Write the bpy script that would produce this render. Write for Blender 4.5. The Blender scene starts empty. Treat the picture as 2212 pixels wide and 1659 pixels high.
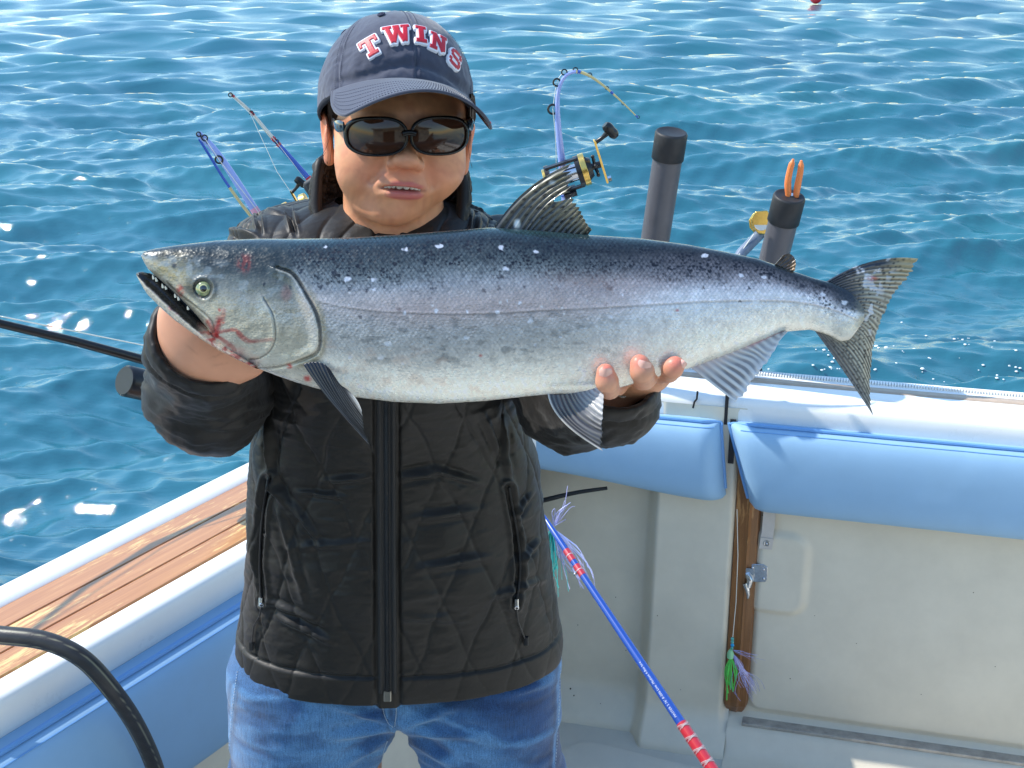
import bpy, bmesh, math, random
import numpy as np
from mathutils import Vector, Matrix

# ------------------------------------------------------------------ camera, sky, sun, exposure
SC = bpy.context.scene
COL = SC.collection
PITCH = math.radians(20.0)
CAM = np.array([0.0, 0.0, 1.72])
FPX = 2920.0
cd = bpy.data.cameras.new('camera'); cam = bpy.data.objects.new('camera', cd); COL.objects.link(cam)
cam.location = CAM; cam.rotation_euler = (math.pi / 2 - PITCH, 0, 0)
cd.sensor_width = 36.0; cd.lens = 36.0 * FPX / 2212.0; cd.clip_start = 0.05; cd.clip_end = 20000.0
SC.camera = cam

SUN_AZ, SUN_EL = -78.0, 48.0
w = bpy.data.worlds.new('World'); SC.world = w; w.use_nodes = True
nt_ = w.node_tree; nt_.nodes.clear()
sky = nt_.nodes.new('ShaderNodeTexSky'); sky.sky_type = 'NISHITA'; sky.sun_disc = False
sky.sun_elevation = math.radians(SUN_EL); sky.sun_rotation = math.radians(SUN_AZ)
sky.air_density = 1.9; sky.dust_density = 0.0; sky.ozone_density = 5.0; sky.altitude = 900
bg = nt_.nodes.new('ShaderNodeBackground'); bg.inputs['Strength'].default_value = 0.15
wo = nt_.nodes.new('ShaderNodeOutputWorld')
nt_.links.new(sky.outputs[0], bg.inputs[0]); nt_.links.new(bg.outputs[0], wo.inputs[0])
sd = bpy.data.lights.new('sun', 'SUN'); sun = bpy.data.objects.new('sun', sd); COL.objects.link(sun)
sd.energy = 3.1; sd.angle = math.radians(0.5); sd.color = (1.0, 0.95, 0.87)
a_, e_ = math.radians(SUN_AZ), math.radians(SUN_EL)
SUND = Vector((math.sin(a_) * math.cos(e_), math.cos(a_) * math.cos(e_), math.sin(e_)))
sun.rotation_euler = SUND.to_track_quat('Z', 'Y').to_euler()
SC.view_settings.view_transform = 'Standard'; SC.view_settings.look = 'None'
SC.view_settings.gamma = 1.0; SC.view_settings.use_curve_mapping = False
SC.view_settings.exposure = 0.92

# ------------------------------------------------------------------ projection of photo measurements to places in the cockpit
CT, ST = math.cos(PITCH), math.sin(PITCH)
FWD = np.array([0, CT, -ST]); UPV = np.array([0, ST, CT]); RT = np.array([1.0, 0, 0])
def ray(u, v):
    cx = (np.asarray(u, float) - 1106) / FPX; cy = -(np.asarray(v, float) - 829.5) / FPX
    return np.stack([cx + 0 * cy, CT + cy * ST + 0 * cx, -ST + cy * CT + 0 * cx], -1)
def QY(u, v, Y): d = ray(u, v); return CAM + d * (np.asarray(Y) / d[..., 1])[..., None]
def RZ(u, v, z): d = ray(u, v); return CAM + d * ((z - CAM[2]) / d[..., 2])[..., None]
def PD(u, v, D): d = ray(u, v); return CAM + d * np.asarray(D, float)[..., None]
L0 = np.array([-.78, 1.83]); eL = np.array([.522, .853]); nL = np.array([.853, -.522])
T0 = np.array([.547, 2.82]); eT = np.array([.968, -.25]); nT = np.array([-.25, -.968])
def RPT(u, v, off):           # photo point on the vertical plane `off` inboard of the transom edge -> (s, z)
    d = ray(u, v); k = (off - np.dot(CAM[:2] - T0, nT)) / (d[..., :2] @ nT)
    p = CAM + d * k[..., None]; return (p[..., :2] - T0) @ eT, p[..., 2]
def TP(s, off, z): return np.array([T0[0] + eT[0] * s + nT[0] * off, T0[1] + eT[1] * s + nT[1] * off, z])
def LP(s, off, z): return np.array([L0[0] + eL[0] * s + nL[0] * off, L0[1] + eL[1] * s + nL[1] * off, z])

# ------------------------------------------------------------------ noise
def _h(ix, iy, seed):
    n = (ix.astype(np.int64) * 374761393 + iy.astype(np.int64) * 668265263 + seed * 974634777) & 0xffffffff
    n = ((n ^ (n >> 13)) * 1274126177) & 0xffffffff
    return ((n ^ (n >> 16)) & 0xffff) / 65535.0
def vn(x, y, seed=0):
    x = np.asarray(x, float); y = np.asarray(y, float)
    ix = np.floor(x); iy = np.floor(y); fx = x - ix; fy = y - iy
    fx = fx * fx * (3 - 2 * fx); fy = fy * fy * (3 - 2 * fy)
    ix = ix.astype(np.int64); iy = iy.astype(np.int64)
    a = _h(ix, iy, seed); b = _h(ix + 1, iy, seed); c = _h(ix, iy + 1, seed); d = _h(ix + 1, iy + 1, seed)
    return (a * (1 - fx) + b * fx) * (1 - fy) + (c * (1 - fx) + d * fx) * fy
def fbm(x, y, seed=0, octv=4):
    s = 0; a = .5; t = 0
    for i in range(octv):
        s = s + a * vn(x * 2 ** i, y * 2 ** i, seed + 17 * i); t += a; a *= .5
    return s / t
def ss(a, b, x): t = np.clip((np.asarray(x, float) - a) / (b - a), 0, 1); return t * t * (3 - 2 * t)
def lin(c):
    c = np.asarray(c, float) / 255.0
    return np.where(c <= .04045, c / 12.92, ((c + .055) / 1.055) ** 2.4)
def interp(x, xs, ys): return np.interp(x, xs, ys)
def smooth_curve(pts, n):
    """Catmull-Rom through pts, n samples."""
    p = np.asarray(pts, float); m = len(p)
    if m == 2:
        t = np.linspace(0, 1, n)[:, None]; return p[0] * (1 - t) + p[1] * t
    P = np.vstack([2 * p[0] - p[1], p, 2 * p[-1] - p[-2]])
    seg = np.r_[0, np.cumsum(np.linalg.norm(np.diff(p, axis=0), axis=1))]
    tt = np.linspace(0, seg[-1], n); i = np.clip(np.searchsorted(seg, tt, 'right') - 1, 0, m - 2)
    f = ((tt - seg[i]) / np.maximum(seg[i + 1] - seg[i], 1e-9))[:, None]
    a, b, c, d = P[i], P[i + 1], P[i + 2], P[i + 3]
    return .5 * ((2 * b) + (c - a) * f + (2 * a - 5 * b + 4 * c - d) * f ** 2 + (3 * b - a - 3 * c + d) * f ** 3)

# ------------------------------------------------------------------ mesh helpers
def tag(o, label=None, cat=None, group=None, kind=None):
    if label: o['label'] = label
    if cat: o['category'] = cat
    if group: o['group'] = group
    if kind: o['kind'] = kind
    return o
def empty(name, loc=(0, 0, 0), parent=None):
    o = bpy.data.objects.new(name, None); COL.objects.link(o); o.location = loc
    if parent: o.parent = parent
    o.empty_display_size = .05
    return o
def mk(name, V, F, mat, parent=None, smooth=True, col=None, uv=None, sharp=None):
    V = np.asarray(V, np.float32).reshape(-1, 3)
    off = np.zeros(3)
    if parent is not None:
        q = parent
        while q is not None: off = off + np.array(q.location); q = q.parent
    me = bpy.data.meshes.new(name)
    if isinstance(F, np.ndarray):
        k = F.shape[1]
        me.vertices.add(len(V)); me.vertices.foreach_set('co', (V - off).astype(np.float32).ravel())
        me.loops.add(F.size); me.loops.foreach_set('vertex_index', F.astype(np.int32).ravel())
        me.polygons.add(len(F)); me.polygons.foreach_set('loop_start', np.arange(0, F.size, k, dtype=np.int32))
        me.update(calc_edges=True)
    else:
        me.from_pydata([tuple(x) for x in (V - off)], [], [tuple(f) for f in F])
    me.validate()
    me.polygons.foreach_set('use_smooth', np.full(len(me.polygons), bool(smooth)))
    if sharp:
        bm = bmesh.new(); bm.from_mesh(me)
        for e in bm.edges:
            if len(e.link_faces) == 2 and e.calc_face_angle(0) > math.radians(sharp): e.smooth = False
        bm.to_mesh(me); bm.free()
    if col is not None:
        at = me.color_attributes.new('pigment', 'FLOAT_COLOR', 'POINT')
        c = np.ones((len(V), 4), np.float32); c[:, :3] = np.asarray(col).reshape(-1, 3); at.data.foreach_set('color', c.ravel())
    if uv is not None:
        ul = me.uv_layers.new(name='UVMap'); li = np.zeros(len(me.loops), np.int32); me.loops.foreach_get('vertex_index', li)
        ul.data.foreach_set('uv', np.asarray(uv, np.float32).reshape(-1, 2)[li].ravel())
    for m in (mat if isinstance(mat, (list, tuple)) else [mat]): me.materials.append(m)
    me.update()
    o = bpy.data.objects.new(name, me); COL.objects.link(o)
    if parent is not None: o.parent = parent
    return o
def gridF(nu, nv, cu=False, cv=False):
    i = np.arange(nu if cu else nu - 1); j = np.arange(nv if cv else nv - 1)
    I, J = np.meshgrid(i, j, indexing='ij'); I2 = (I + 1) % nu; J2 = (J + 1) % nv
    return np.stack([I * nv + J, I2 * nv + J, I2 * nv + J2, I * nv + J2], -1).reshape(-1, 4)
class MB:
    """collects shapes that are one part and links them as ONE mesh object"""
    def __init__(s): s.V = []; s.F = []; s.n = 0
    def add(s, V, F):
        V = np.asarray(V, float).reshape(-1, 3)
        s.V.append(V); s.F += [tuple(int(i) + s.n for i in f) for f in F]; s.n += len(V); return s
    def tube(s, P, R, n=10, cap=True, flat=1.0, ref=None):
        P = np.asarray(P, float); m = len(P); R = np.broadcast_to(np.asarray(R, float), (m,))
        T = np.gradient(P, axis=0); T /= np.linalg.norm(T, axis=1)[:, None] + 1e-12
        up = np.array([0, 0, 1.0]) if ref is None else np.asarray(ref, float)
        if abs(T[0] @ up) > .95: up = np.array([1.0, 0, 0])
        a = up - (up @ T[0]) * T[0]; a /= np.linalg.norm(a); A = [a]
        for k in range(1, m):
            a = A[-1] - (A[-1] @ T[k]) * T[k]; a /= np.linalg.norm(a); A.append(a)
        A = np.array(A); B = np.cross(T, A); th = np.linspace(0, 2 * np.pi, n, endpoint=False)
        V = P[:, None] + R[:, None, None] * (np.cos(th)[None, :, None] * A[:, None] + flat * np.sin(th)[None, :, None] * B[:, None])
        F = gridF(m, n, False, True).tolist()
        F = [f[::-1] for f in F]
        if cap: F += [list(range(n)), list(range((m - 1) * n, m * n))[::-1]]
        return s.add(V, F)
    def cyl(s, a, b, r, r2=None, n=16):
        a = np.asarray(a, float); b = np.asarray(b, float)
        return s.tube([a, b], [r, r if r2 is None else r2], n)
    def box(s, c, ax, ay, az, bev=0.0):
        """box about c with half-axes; bev chamfers the 4 edges along az"""
        c, ax, ay, az = (np.asarray(q, float) for q in (c, ax, ay, az))
        if bev:
            la, lb = np.linalg.norm(ax), np.linalg.norm(ay); p, q = 1 - bev / la, 1 - bev / lb
            prof = [(1, -q), (1, q), (p, 1), (-p, 1), (-1, q), (-1, -q), (-p, -1), (p, -1)]
        else: prof = [(1, -1), (1, 1), (-1, 1), (-1, -1)]
        k = len(prof)
        V = [c + x * ax + y * ay + z * az for z in (-1, 1) for x, y in prof]
        F = [list(range(k))[::-1], list(range(k, 2 * k))] + [[i, (i + 1) % k, k + (i + 1) % k, k + i] for i in range(k)]
        return s.add(V, F)
    def prism(s, poly, back):
        """closed 3D polygon extruded by vector back"""
        P = np.asarray(poly, float); b = np.asarray(back, float); k = len(P)
        F = [list(range(k)), [k + i for i in range(k)][::-1]] + [[i, k + i, k + (i + 1) % k, (i + 1) % k] for i in range(k)]
        return s.add(np.vstack([P, P + b]), F)
    def sphere(s, c, r, nu=12, nv=8, M=None):
        th = np.linspace(0, np.pi, nv + 1); ph = np.linspace(0, 2 * np.pi, nu, endpoint=False)
        r = np.broadcast_to(np.asarray(r, float), (3,))
        V = np.stack([np.sin(th)[:, None] * np.cos(ph), np.sin(th)[:, None] * np.sin(ph), np.cos(th)[:, None] + 0 * ph], -1) * r
        if M is not None: V = V @ np.asarray(M).T
        return s.add(V + np.asarray(c), gridF(nv + 1, nu, False, True).tolist())
    def torus(s, c, axis, R, r, nu=24, nv=8):
        axis = np.asarray(axis, float); axis /= np.linalg.norm(axis)
        a = np.cross(axis, [0, 0, 1.0]);
        if np.linalg.norm(a) < .1: a = np.cross(axis, [1.0, 0, 0])
        a /= np.linalg.norm(a); b = np.cross(axis, a)
        t = np.linspace(0, 2 * np.pi, nu, endpoint=False); q = np.linspace(0, 2 * np.pi, nv, endpoint=False)
        rad = np.cos(t)[:, None] * a + np.sin(t)[:, None] * b
        V = np.asarray(c) + rad[:, None] * (R + r * np.cos(q))[None, :, None] + axis * (r * np.sin(q))[None, :, None]
        return s.add(V, gridF(nu, nv, True, True).tolist())
    def build(s, name, mat, parent=None, smooth=True, bevel=0, angle=40):
        o = mk(name, np.vstack(s.V), s.F, mat, parent, smooth=False)
        if smooth:
            bm = bmesh.new(); bm.from_mesh(o.data); bmesh.ops.recalc_face_normals(bm, faces=bm.faces)
            for f in bm.faces: f.smooth = True
            for e in bm.edges:
                if len(e.link_faces) == 2 and e.calc_face_angle(0) > math.radians(angle): e.smooth = False
            bm.to_mesh(o.data); bm.free()
        if bevel:
            m = o.modifiers.new('bevel', 'BEVEL'); m.width = bevel; m.segments = 2; m.limit_method = 'ANGLE'; m.angle_limit = math.radians(40)
        return o

# ------------------------------------------------------------------ materials
MATS = {}
def mat(name, base, rough=.5, metal=0.0, spec=.5, coat=0.0, bump=0.0, bscale=200.0, var=0.0, vscale=6.0, attr=False, sheen=0.0,
        emis=None, sss=0.0, sssc=None, trans=0.0, ior=1.45, stretch=None, bdist=.001, rvar=0.0):
    if name in MATS: return MATS[name]
    m = bpy.data.materials.new(name); m.use_nodes = True; n = m.node_tree; b = n.nodes['Principled BSDF']
    L = n.links.new
    b.inputs['Roughness'].default_value = rough; b.inputs['Metallic'].default_value = metal
    b.inputs['Specular IOR Level'].default_value = spec; b.inputs['Coat Weight'].default_value = coat
    b.inputs['Coat Roughness'].default_value = .1; b.inputs['Sheen Weight'].default_value = sheen; b.inputs['IOR'].default_value = ior
    b.inputs['Transmission Weight'].default_value = trans
    if sss:
        b.inputs['Subsurface Weight'].default_value = sss; b.inputs['Subsurface Radius'].default_value = (1, .35, .2); b.inputs['Subsurface Scale'].default_value = .006
    tc = n.nodes.new('ShaderNodeTexCoord'); src = tc.outputs['Object']
    if stretch:
        mp = n.nodes.new('ShaderNodeMapping'); mp.inputs['Scale'].default_value = stretch; L(src, mp.inputs[0]); src = mp.outputs[0]
    base = tuple(base) if base is not None else (.5, .5, .5)
    if attr:
        a = n.nodes.new('ShaderNodeAttribute'); a.attribute_name = 'pigment'; col = a.outputs['Color']
    else:
        r = n.nodes.new('ShaderNodeRGB'); r.outputs[0].default_value = (*base, 1); col = r.outputs[0]
    if var:
        nz = n.nodes.new('ShaderNodeTexNoise'); nz.inputs['Scale'].default_value = vscale; nz.inputs['Detail'].default_value = 5; nz.inputs['Roughness'].default_value = .65; L(src, nz.inputs[0])
        mr = n.nodes.new('ShaderNodeMapRange'); mr.inputs['From Min'].default_value = .3; mr.inputs['From Max'].default_value = .7
        mr.inputs['To Min'].default_value = 1 - var; mr.inputs['To Max'].default_value = 1 + var; L(nz.outputs[0], mr.inputs[0])
        mx = n.nodes.new('ShaderNodeVectorMath'); mx.operation = 'SCALE'; L(col, mx.inputs[0]); L(mr.outputs[0], mx.inputs['Scale']); col = mx.outputs[0]
        if rvar:
            m2 = n.nodes.new('ShaderNodeMapRange'); m2.inputs['To Min'].default_value = rough - rvar; m2.inputs['To Max'].default_value = rough + rvar
            m2.inputs['From Min'].default_value = .3; m2.inputs['From Max'].default_value = .7
            L(nz.outputs[0], m2.inputs[0]); L(m2.outputs[0], b.inputs['Roughness'])
    L(col, b.inputs['Base Color'])
    if bump:
        nz = n.nodes.new('ShaderNodeTexNoise'); nz.inputs['Scale'].default_value = bscale; nz.inputs['Detail'].default_value = 4; L(src, nz.inputs[0])
        bp = n.nodes.new('ShaderNodeBump'); bp.inputs['Strength'].default_value = bump; bp.inputs['Distance'].default_value = bdist
        L(nz.outputs[0], bp.inputs['Height']); L(bp.outputs[0], b.inputs['Normal'])
    MATS[name] = m; return m
M_GEL = mat('gelcoat', (.64, .59, .48), .40, var=.07, vscale=7, bump=.05, bscale=60, rvar=.08)
M_GELT = mat('gelcoat_top', (.80, .79, .76), .3, var=.03, vscale=12, rvar=.05)
M_DECK = mat('non_slip_deck', (.56, .54, .48), .6, var=.05, vscale=9, bump=.35, bscale=420, bdist=.0006)
M_BLUE = mat('blue_vinyl', (.27, .44, .62), .55, spec=.32, var=.03, vscale=14, bump=.12, bscale=900, bdist=.0003, rvar=.05)
M_BLUEP = mat('blue_piping', (.15,.33,.62), .35, spec=.5)
M_BLACK = mat('black_plastic', (.012, .012, .014), .32, spec=.5, var=.15, vscale=40)
M_BLACKM = mat('black_rubber', (.02, .02, .022), .55, var=.2, vscale=60, bump=.2, bscale=500)
M_STEEL = mat('steel', (.62, .62, .64), .22, metal=1.0, var=.12, vscale=90)
M_CHROME = mat('chrome', (.55, .56, .58), .12, metal=1.0, var=.2, vscale=120)
M_GOLD = mat('gold_metal', (.75, .50, .14), .26, metal=1.0, var=.1, vscale=150)
M_LINE = mat('fishing_line', (.78, .77, .68), .35)

# ------------------------------------------------------------------ water
WZ = -0.50
def build_water():
    rng = np.random.RandomState(7)
    azd = np.concatenate([np.linspace(-180, -60, 40)[:-1], np.linspace(-60, -24.5, 90)[:-1], np.linspace(-24.5, 24.5, 600), np.linspace(24.5, 60, 90)[1:], np.linspace(60, 180, 40)[1:-1]])
    az = np.radians(azd)
    h = CAM[2] - WZ
    dep = np.radians(np.concatenate([np.linspace(80, 36.0, 40)[:-1], np.linspace(36.0, 3.1, 900)])); rr = h / np.tan(dep)
    r1 = rr[-1]; rr = np.concatenate([rr, r1 * 1.006 ** np.arange(1, 40), r1 * 1.28 * 1.16 ** np.arange(1, 38)])
    daz = np.gradient(az); drr = np.gradient(rr)
    A, R = np.meshgrid(az, rr, indexing='ij')
    X = R * np.sin(A); Y = R * np.cos(A)
    Z = np.zeros_like(X); DX = np.zeros_like(X); DY = np.zeros_like(X)
    main = math.radians(-83)          # waves run towards the boat, crests slightly tilted
    amp = []
    for k in range(96):
        lam = 0.075 * (1.0430 ** k) * rng.uniform(.95, 1.06)     # .075 m .. 4.2 m
        sp = np.interp(math.log(lam), [math.log(.07), math.log(.5), math.log(4)], [.62, .46, .34])
        th = main + (.16 if k % 2 else -.20) + rng.normal(0, 1) * sp * .75
        steep = np.interp(math.log(lam), [math.log(.07), math.log(.25), math.log(.9), math.log(2.2), math.log(4.2)], [.045, .068, .058, .030, .019])
        kx = 2 * math.pi / lam * math.cos(th); ky = 2 * math.pi / lam * math.sin(th); ph = rng.uniform(0, 6.28)
        a = steep * lam / (2 * math.pi) * 1.25
        # short ripples come in patches and fade with distance where the mesh cannot hold them
        cell = np.maximum(R * daz[:, None] * .8, drr[None, :] * .9 + 0 * R)
        fade = np.clip(lam / (cell * 2.2) - .6, 0, 1)
        if lam < .5: fade = fade * (.6 + .7 * vn(X * .55 + k, Y * .35, 5 + k % 7))
        arg = kx * X + ky * Y + ph
        s, c = np.sin(arg), np.cos(arg)
        Z += a * fade * s
        DX += a * fade * .5 * c * math.cos(th); DY += a * fade * .5 * c * math.sin(th)
    V = np.stack([X + DX, Y + DY, WZ + Z], -1)
    # the sheet carries on to the horizon and round the boat
    mk('water', V, gridF(len(az), len(rr), True)[:, ::-1], M_WATER)['kind'] = 'structure'
def water_mat():
    m = bpy.data.materials.new('sea_water'); m.use_nodes = True; n = m.node_tree; b = n.nodes['Principled BSDF']; L = n.links.new
    b.inputs['Roughness'].default_value = .045; b.inputs['IOR'].default_value = 1.9; b.inputs['Specular IOR Level'].default_value = .5
    tc = n.nodes.new('ShaderNodeTexCoord')
    nz = n.nodes.new('ShaderNodeTexNoise'); nz.inputs['Scale'].default_value = .35; nz.inputs['Detail'].default_value = 3; L(tc.outputs['Object'], nz.inputs[0])
    cr = n.nodes.new('ShaderNodeValToRGB'); L(nz.outputs[0], cr.inputs[0])
    cr.color_ramp.elements[0].position = .3; cr.color_ramp.elements[0].color = (.010, .100, .145, 1)
    cr.color_ramp.elements[1].position = .75; cr.color_ramp.elements[1].color = (.020, .150, .180, 1)
    L(cr.outputs[0], b.inputs['Base Color'])
    n2 = n.nodes.new('ShaderNodeTexNoise'); n2.inputs['Scale'].default_value = 24; n2.inputs['Detail'].default_value = 8; n2.inputs['Roughness'].default_value = .6
    mp = n.nodes.new('ShaderNodeMapping'); mp.inputs['Scale'].default_value = (.9, 2.6, 1); mp.inputs['Rotation'].default_value = (0, 0, .12); L(tc.outputs['Object'], mp.inputs[0]); L(mp.outputs[0], n2.inputs[0])
    bp = n.nodes.new('ShaderNodeBump'); bp.inputs['Strength'].default_value = .34; bp.inputs['Distance'].default_value = .009
    L(n2.outputs[0], bp.inputs['Height']); L(bp.outputs[0], b.inputs['Normal'])
    return m
M_WATER = water_mat()
build_water()
# ------------------------------------------------------------------ the boat
FLZ = -0.12
boat = empty('fishing_boat', (0, 2.0, FLZ))
tag(boat, 'white fibreglass fishing boat cockpit with cream walls and varnished planked left side deck', 'boat')
def sweep(path, prof, closed=False):
    """path: Nx2 plan points of the outer edge; prof: (inboard offset, z) list or function of index"""
    P = np.asarray(path, float); n = len(P)
    T = np.gradient(P, axis=0)
    T /= np.linalg.norm(T, axis=1)[:, None]; N = np.stack([T[:, 1], -T[:, 0]], -1)
    pr = np.asarray(prof, float)
    V = np.zeros((n, len(pr), 3))
    V[:, :, :2] = P[:, None] + N[:, None] * pr[None, :, 0:1]; V[:, :, 2] = pr[:, 1]
    return V
# outer edge of the gunwale in plan, from the port side forward, round the stern, to starboard
cor = smooth_curve([LP(1.05, 0, 0)[:2], LP(1.22, .012, 0)[:2], (-.03, 2.935), TP(-.52, .004, 0)[:2], TP(-.35, 0, 0)[:2]], 24)
left_path = np.vstack([smooth_curve([(-2.02, -2.6), (-2.0, -1.4), (-1.86, -.35), LP(-1.6, 0.03, 0)[:2], LP(-1.2, 0, 0)[:2]], 20),
                       [LP(s, 0, 0)[:2] for s in np.linspace(-1.1, .95, 14)], cor[:9]])
right_path = np.vstack([[TP(s, 0, 0)[:2] for s in np.linspace(-.35, 1.55, 14)],
                        smooth_curve([TP(1.65, 0, 0)[:2], TP(1.8, .05, 0)[:2], TP(1.87, .2, 0)[:2], (2.16, 1.4), (2.1, 0), (1.9, -2.6)], 26)])
# hull skin outside
hullprof = [(.10, -1.1), (.03, -.5), (-.012, .2), (-.02, .66), (-.008, .70)]
allp = np.vstack([left_path, cor[9:], right_path[1:]])
V = sweep(allp, hullprof); mk('hull', V, gridF(V.shape[0], V.shape[1]), M_GELT, boat)
# port gunwale: rim, planked deck, inner coaming, liner down to the sole
rim = [(-.008, .70), (-.012, .712), (-.006, .722), (.006, .728), (.03, .7285), (.042, .726), (.047, .721), (.048, .700)]
V = sweep(left_path, rim); mk('gunwale_rim', V, gridF(*V.shape[:2]), M_GELT, boat, sharp=35)
inner = [(.2045, .700), (.2055, .7205), (.209, .7225), (.236, .7225), (.243, .7205), (.2475, .715), (.249, .705), (.250, .66), (.2505, .52), (.243, .44), (.215, .42)]
V = sweep(left_path, inner); mk('coaming', V, gridF(*V.shape[:2]), M_GELT, boat, sharp=35)
V = sweep(left_path, [(.215, .42), (.205, .36), (.20, -.02), (.207, -.07), (.235, -.105), (.28, FLZ)]); mk('side_liner', V, gridF(*V.shape[:2]), M_GEL, boat)
V = sweep(left_path, [(.046, .7135), (.206, .7135)]); mk('deck_bed', V, gridF(*V.shape[:2]), M_BLACKM, boat)

def wood_mat(name, c1, c2, c3, sc=1.0, rough=.32, rot=0.0, worn=.5, coat=.5):
    m = bpy.data.materials.new(name); m.use_nodes = True; n = m.node_tree; b = n.nodes['Principled BSDF']; L = n.links.new
    uvn = n.nodes.new('ShaderNodeUVMap'); mp = n.nodes.new('ShaderNodeMapping'); L(uvn.outputs[0], mp.inputs[0]); mp.inputs['Scale'].default_value = (3 * sc, 60 * sc, 1)
    n1 = n.nodes.new('ShaderNodeTexNoise'); n1.inputs['Scale'].default_value = 1.6; n1.inputs['Detail'].default_value = 8; n1.inputs['Roughness'].default_value = .65; L(mp.outputs[0], n1.inputs[0])
    r1 = n.nodes.new('ShaderNodeValToRGB'); L(n1.outputs[0], r1.inputs[0]); r1.color_ramp.elements[0].position = .32; r1.color_ramp.elements[0].color = (*c1, 1); r1.color_ramp.elements[1].position = .68; r1.color_ramp.elements[1].color = (*c2, 1)
    mp2 = n.nodes.new('ShaderNodeMapping'); L(uvn.outputs[0], mp2.inputs[0]); mp2.inputs['Scale'].default_value = (14 * sc, 130 * sc, 1)
    n2 = n.nodes.new('ShaderNodeTexNoise'); n2.inputs['Scale'].default_value = 1.3; n2.inputs['Detail'].default_value = 6; n2.inputs['Roughness'].default_value = .7; L(mp2.outputs[0], n2.inputs[0])
    mp3 = n.nodes.new('ShaderNodeMapping'); L(uvn.outputs[0], mp3.inputs[0]); mp3.inputs['Scale'].default_value = (2.2, 9, 1)
    n3 = n.nodes.new('ShaderNodeTexNoise'); n3.inputs['Scale'].default_value = 1.5; n3.inputs['Detail'].default_value = 3; L(mp3.outputs[0], n3.inputs[0])
    ma = n.nodes.new('ShaderNodeMath'); ma.operation = 'MULTIPLY_ADD'; L(n3.outputs[0], ma.inputs[0]); ma.inputs[1].default_value = .9; L(n2.outputs[0], ma.inputs[2])
    mr = n.nodes.new('ShaderNodeMapRange'); L(ma.outputs[0], mr.inputs[0]); mr.inputs['From Min'].default_value = 1.02 + (.5 - worn) * .2; mr.inputs['From Max'].default_value = 1.12 + (.5 - worn) * .2
    mx = n.nodes.new('ShaderNodeMixRGB'); L(mr.outputs[0], mx.inputs[0]); L(r1.outputs[0], mx.inputs[1]); mx.inputs[2].default_value = (*c3, 1)
    L(mx.outputs[0], b.inputs['Base Color']); b.inputs['Roughness'].default_value = rough; b.inputs['Coat Weight'].default_value = coat; b.inputs['Coat Roughness'].default_value = .15
    bp = n.nodes.new('ShaderNodeBump'); bp.inputs['Strength'].default_value = .25; bp.inputs['Distance'].default_value = .0006; L(n2.outputs[0], bp.inputs['Height']); L(bp.outputs[0], b.inputs['Normal'])
    return m
M_TEAK = wood_mat('varnished_teak', (.40, .155, .045), (.56, .255, .085), (.76, .50, .18), worn=.5)
M_JAMB = wood_mat('dark_varnished_wood', (.15, .058, .014), (.28, .115, .030), (.40, .20, .07), worn=.25, rough=.4, coat=.3)
# three planks butted side by side with dark seams
edges = [(.0495, .1005), (.1030, .1535), (.1560, .2030)]
cum = np.r_[0, np.cumsum(np.linalg.norm(np.diff(left_path, axis=0), axis=1))]
for k, (a, b) in enumerate(edges):
    prof = [(a, .700), (a, .7215), (a + .0012, .7228), (b - .0012, .7228), (b, .7215), (b, .700)]
    V = sweep(left_path, prof)
    uv = np.zeros((*V.shape[:2], 2)); uv[..., 0] = cum[:, None] + k * 3.3; uv[..., 1] = np.array([p[0] for p in prof])[None] + .37 * k
    o = mk('plank', V, gridF(*V.shape[:2]), M_TEAK, boat, smooth=False, uv=uv)

# transom gunwale (starboard of the stern corner)
tp = np.vstack([cor[7:-1], right_path])
trim = [(-.008, .70), (-.010, .712), (-.004, .7205), (.004, .7225), (.040, .7225), (.0405, .7195), (.074, .7195), (.0745, .7225), (.100, .7235), (.118, .7235), (.121, .7195), (.124, .7225), (.160, .7195), (.171, .7135), (.176, .704), (.178, .69), (.178, .60)]
V = sweep(tp, trim); mk('transom_coaming', V, gridF(*V.shape[:2]), M_GELT, boat, sharp=35)
M_TAN = mat('tan_tape', (.46, .35, .26), .5, var=.12, vscale=60)
V = sweep(tp, [(.0425, .7195), (.0432, .7232), (.0718, .7232), (.0725, .7195)]); mk('tan_trim_strip', V, gridF(*V.shape[:2]), M_TAN, boat)
# ribbed white beading along the outer edge
rb = MB(); M_BEAD = mat('white_beading', (.82, .81, .78), .4)
L_ = np.linspace(0, 1, 330)
bp_ = np.array([TP(-.42 + t * 1.95, .018, .7235) for t in L_])
for i, p in enumerate(bp_):
    ex = np.array([eT[0], eT[1], 0]); ny = np.array([nT[0], nT[1], 0])
    rb.box(p + np.array([0, 0, .001]), ex * .0019, ny * .0085, np.array([0, 0, .0028]), .0012)
o = rb.build('ribbed_beading', M_BEAD, boat, smooth=False); o['kind'] = 'stuff'
MB().tube([TP(s, .006, .7225) for s in np.linspace(-.4, 1.55, 8)], .0042, 8).build('edge_bead', M_BEAD, boat)

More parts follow.
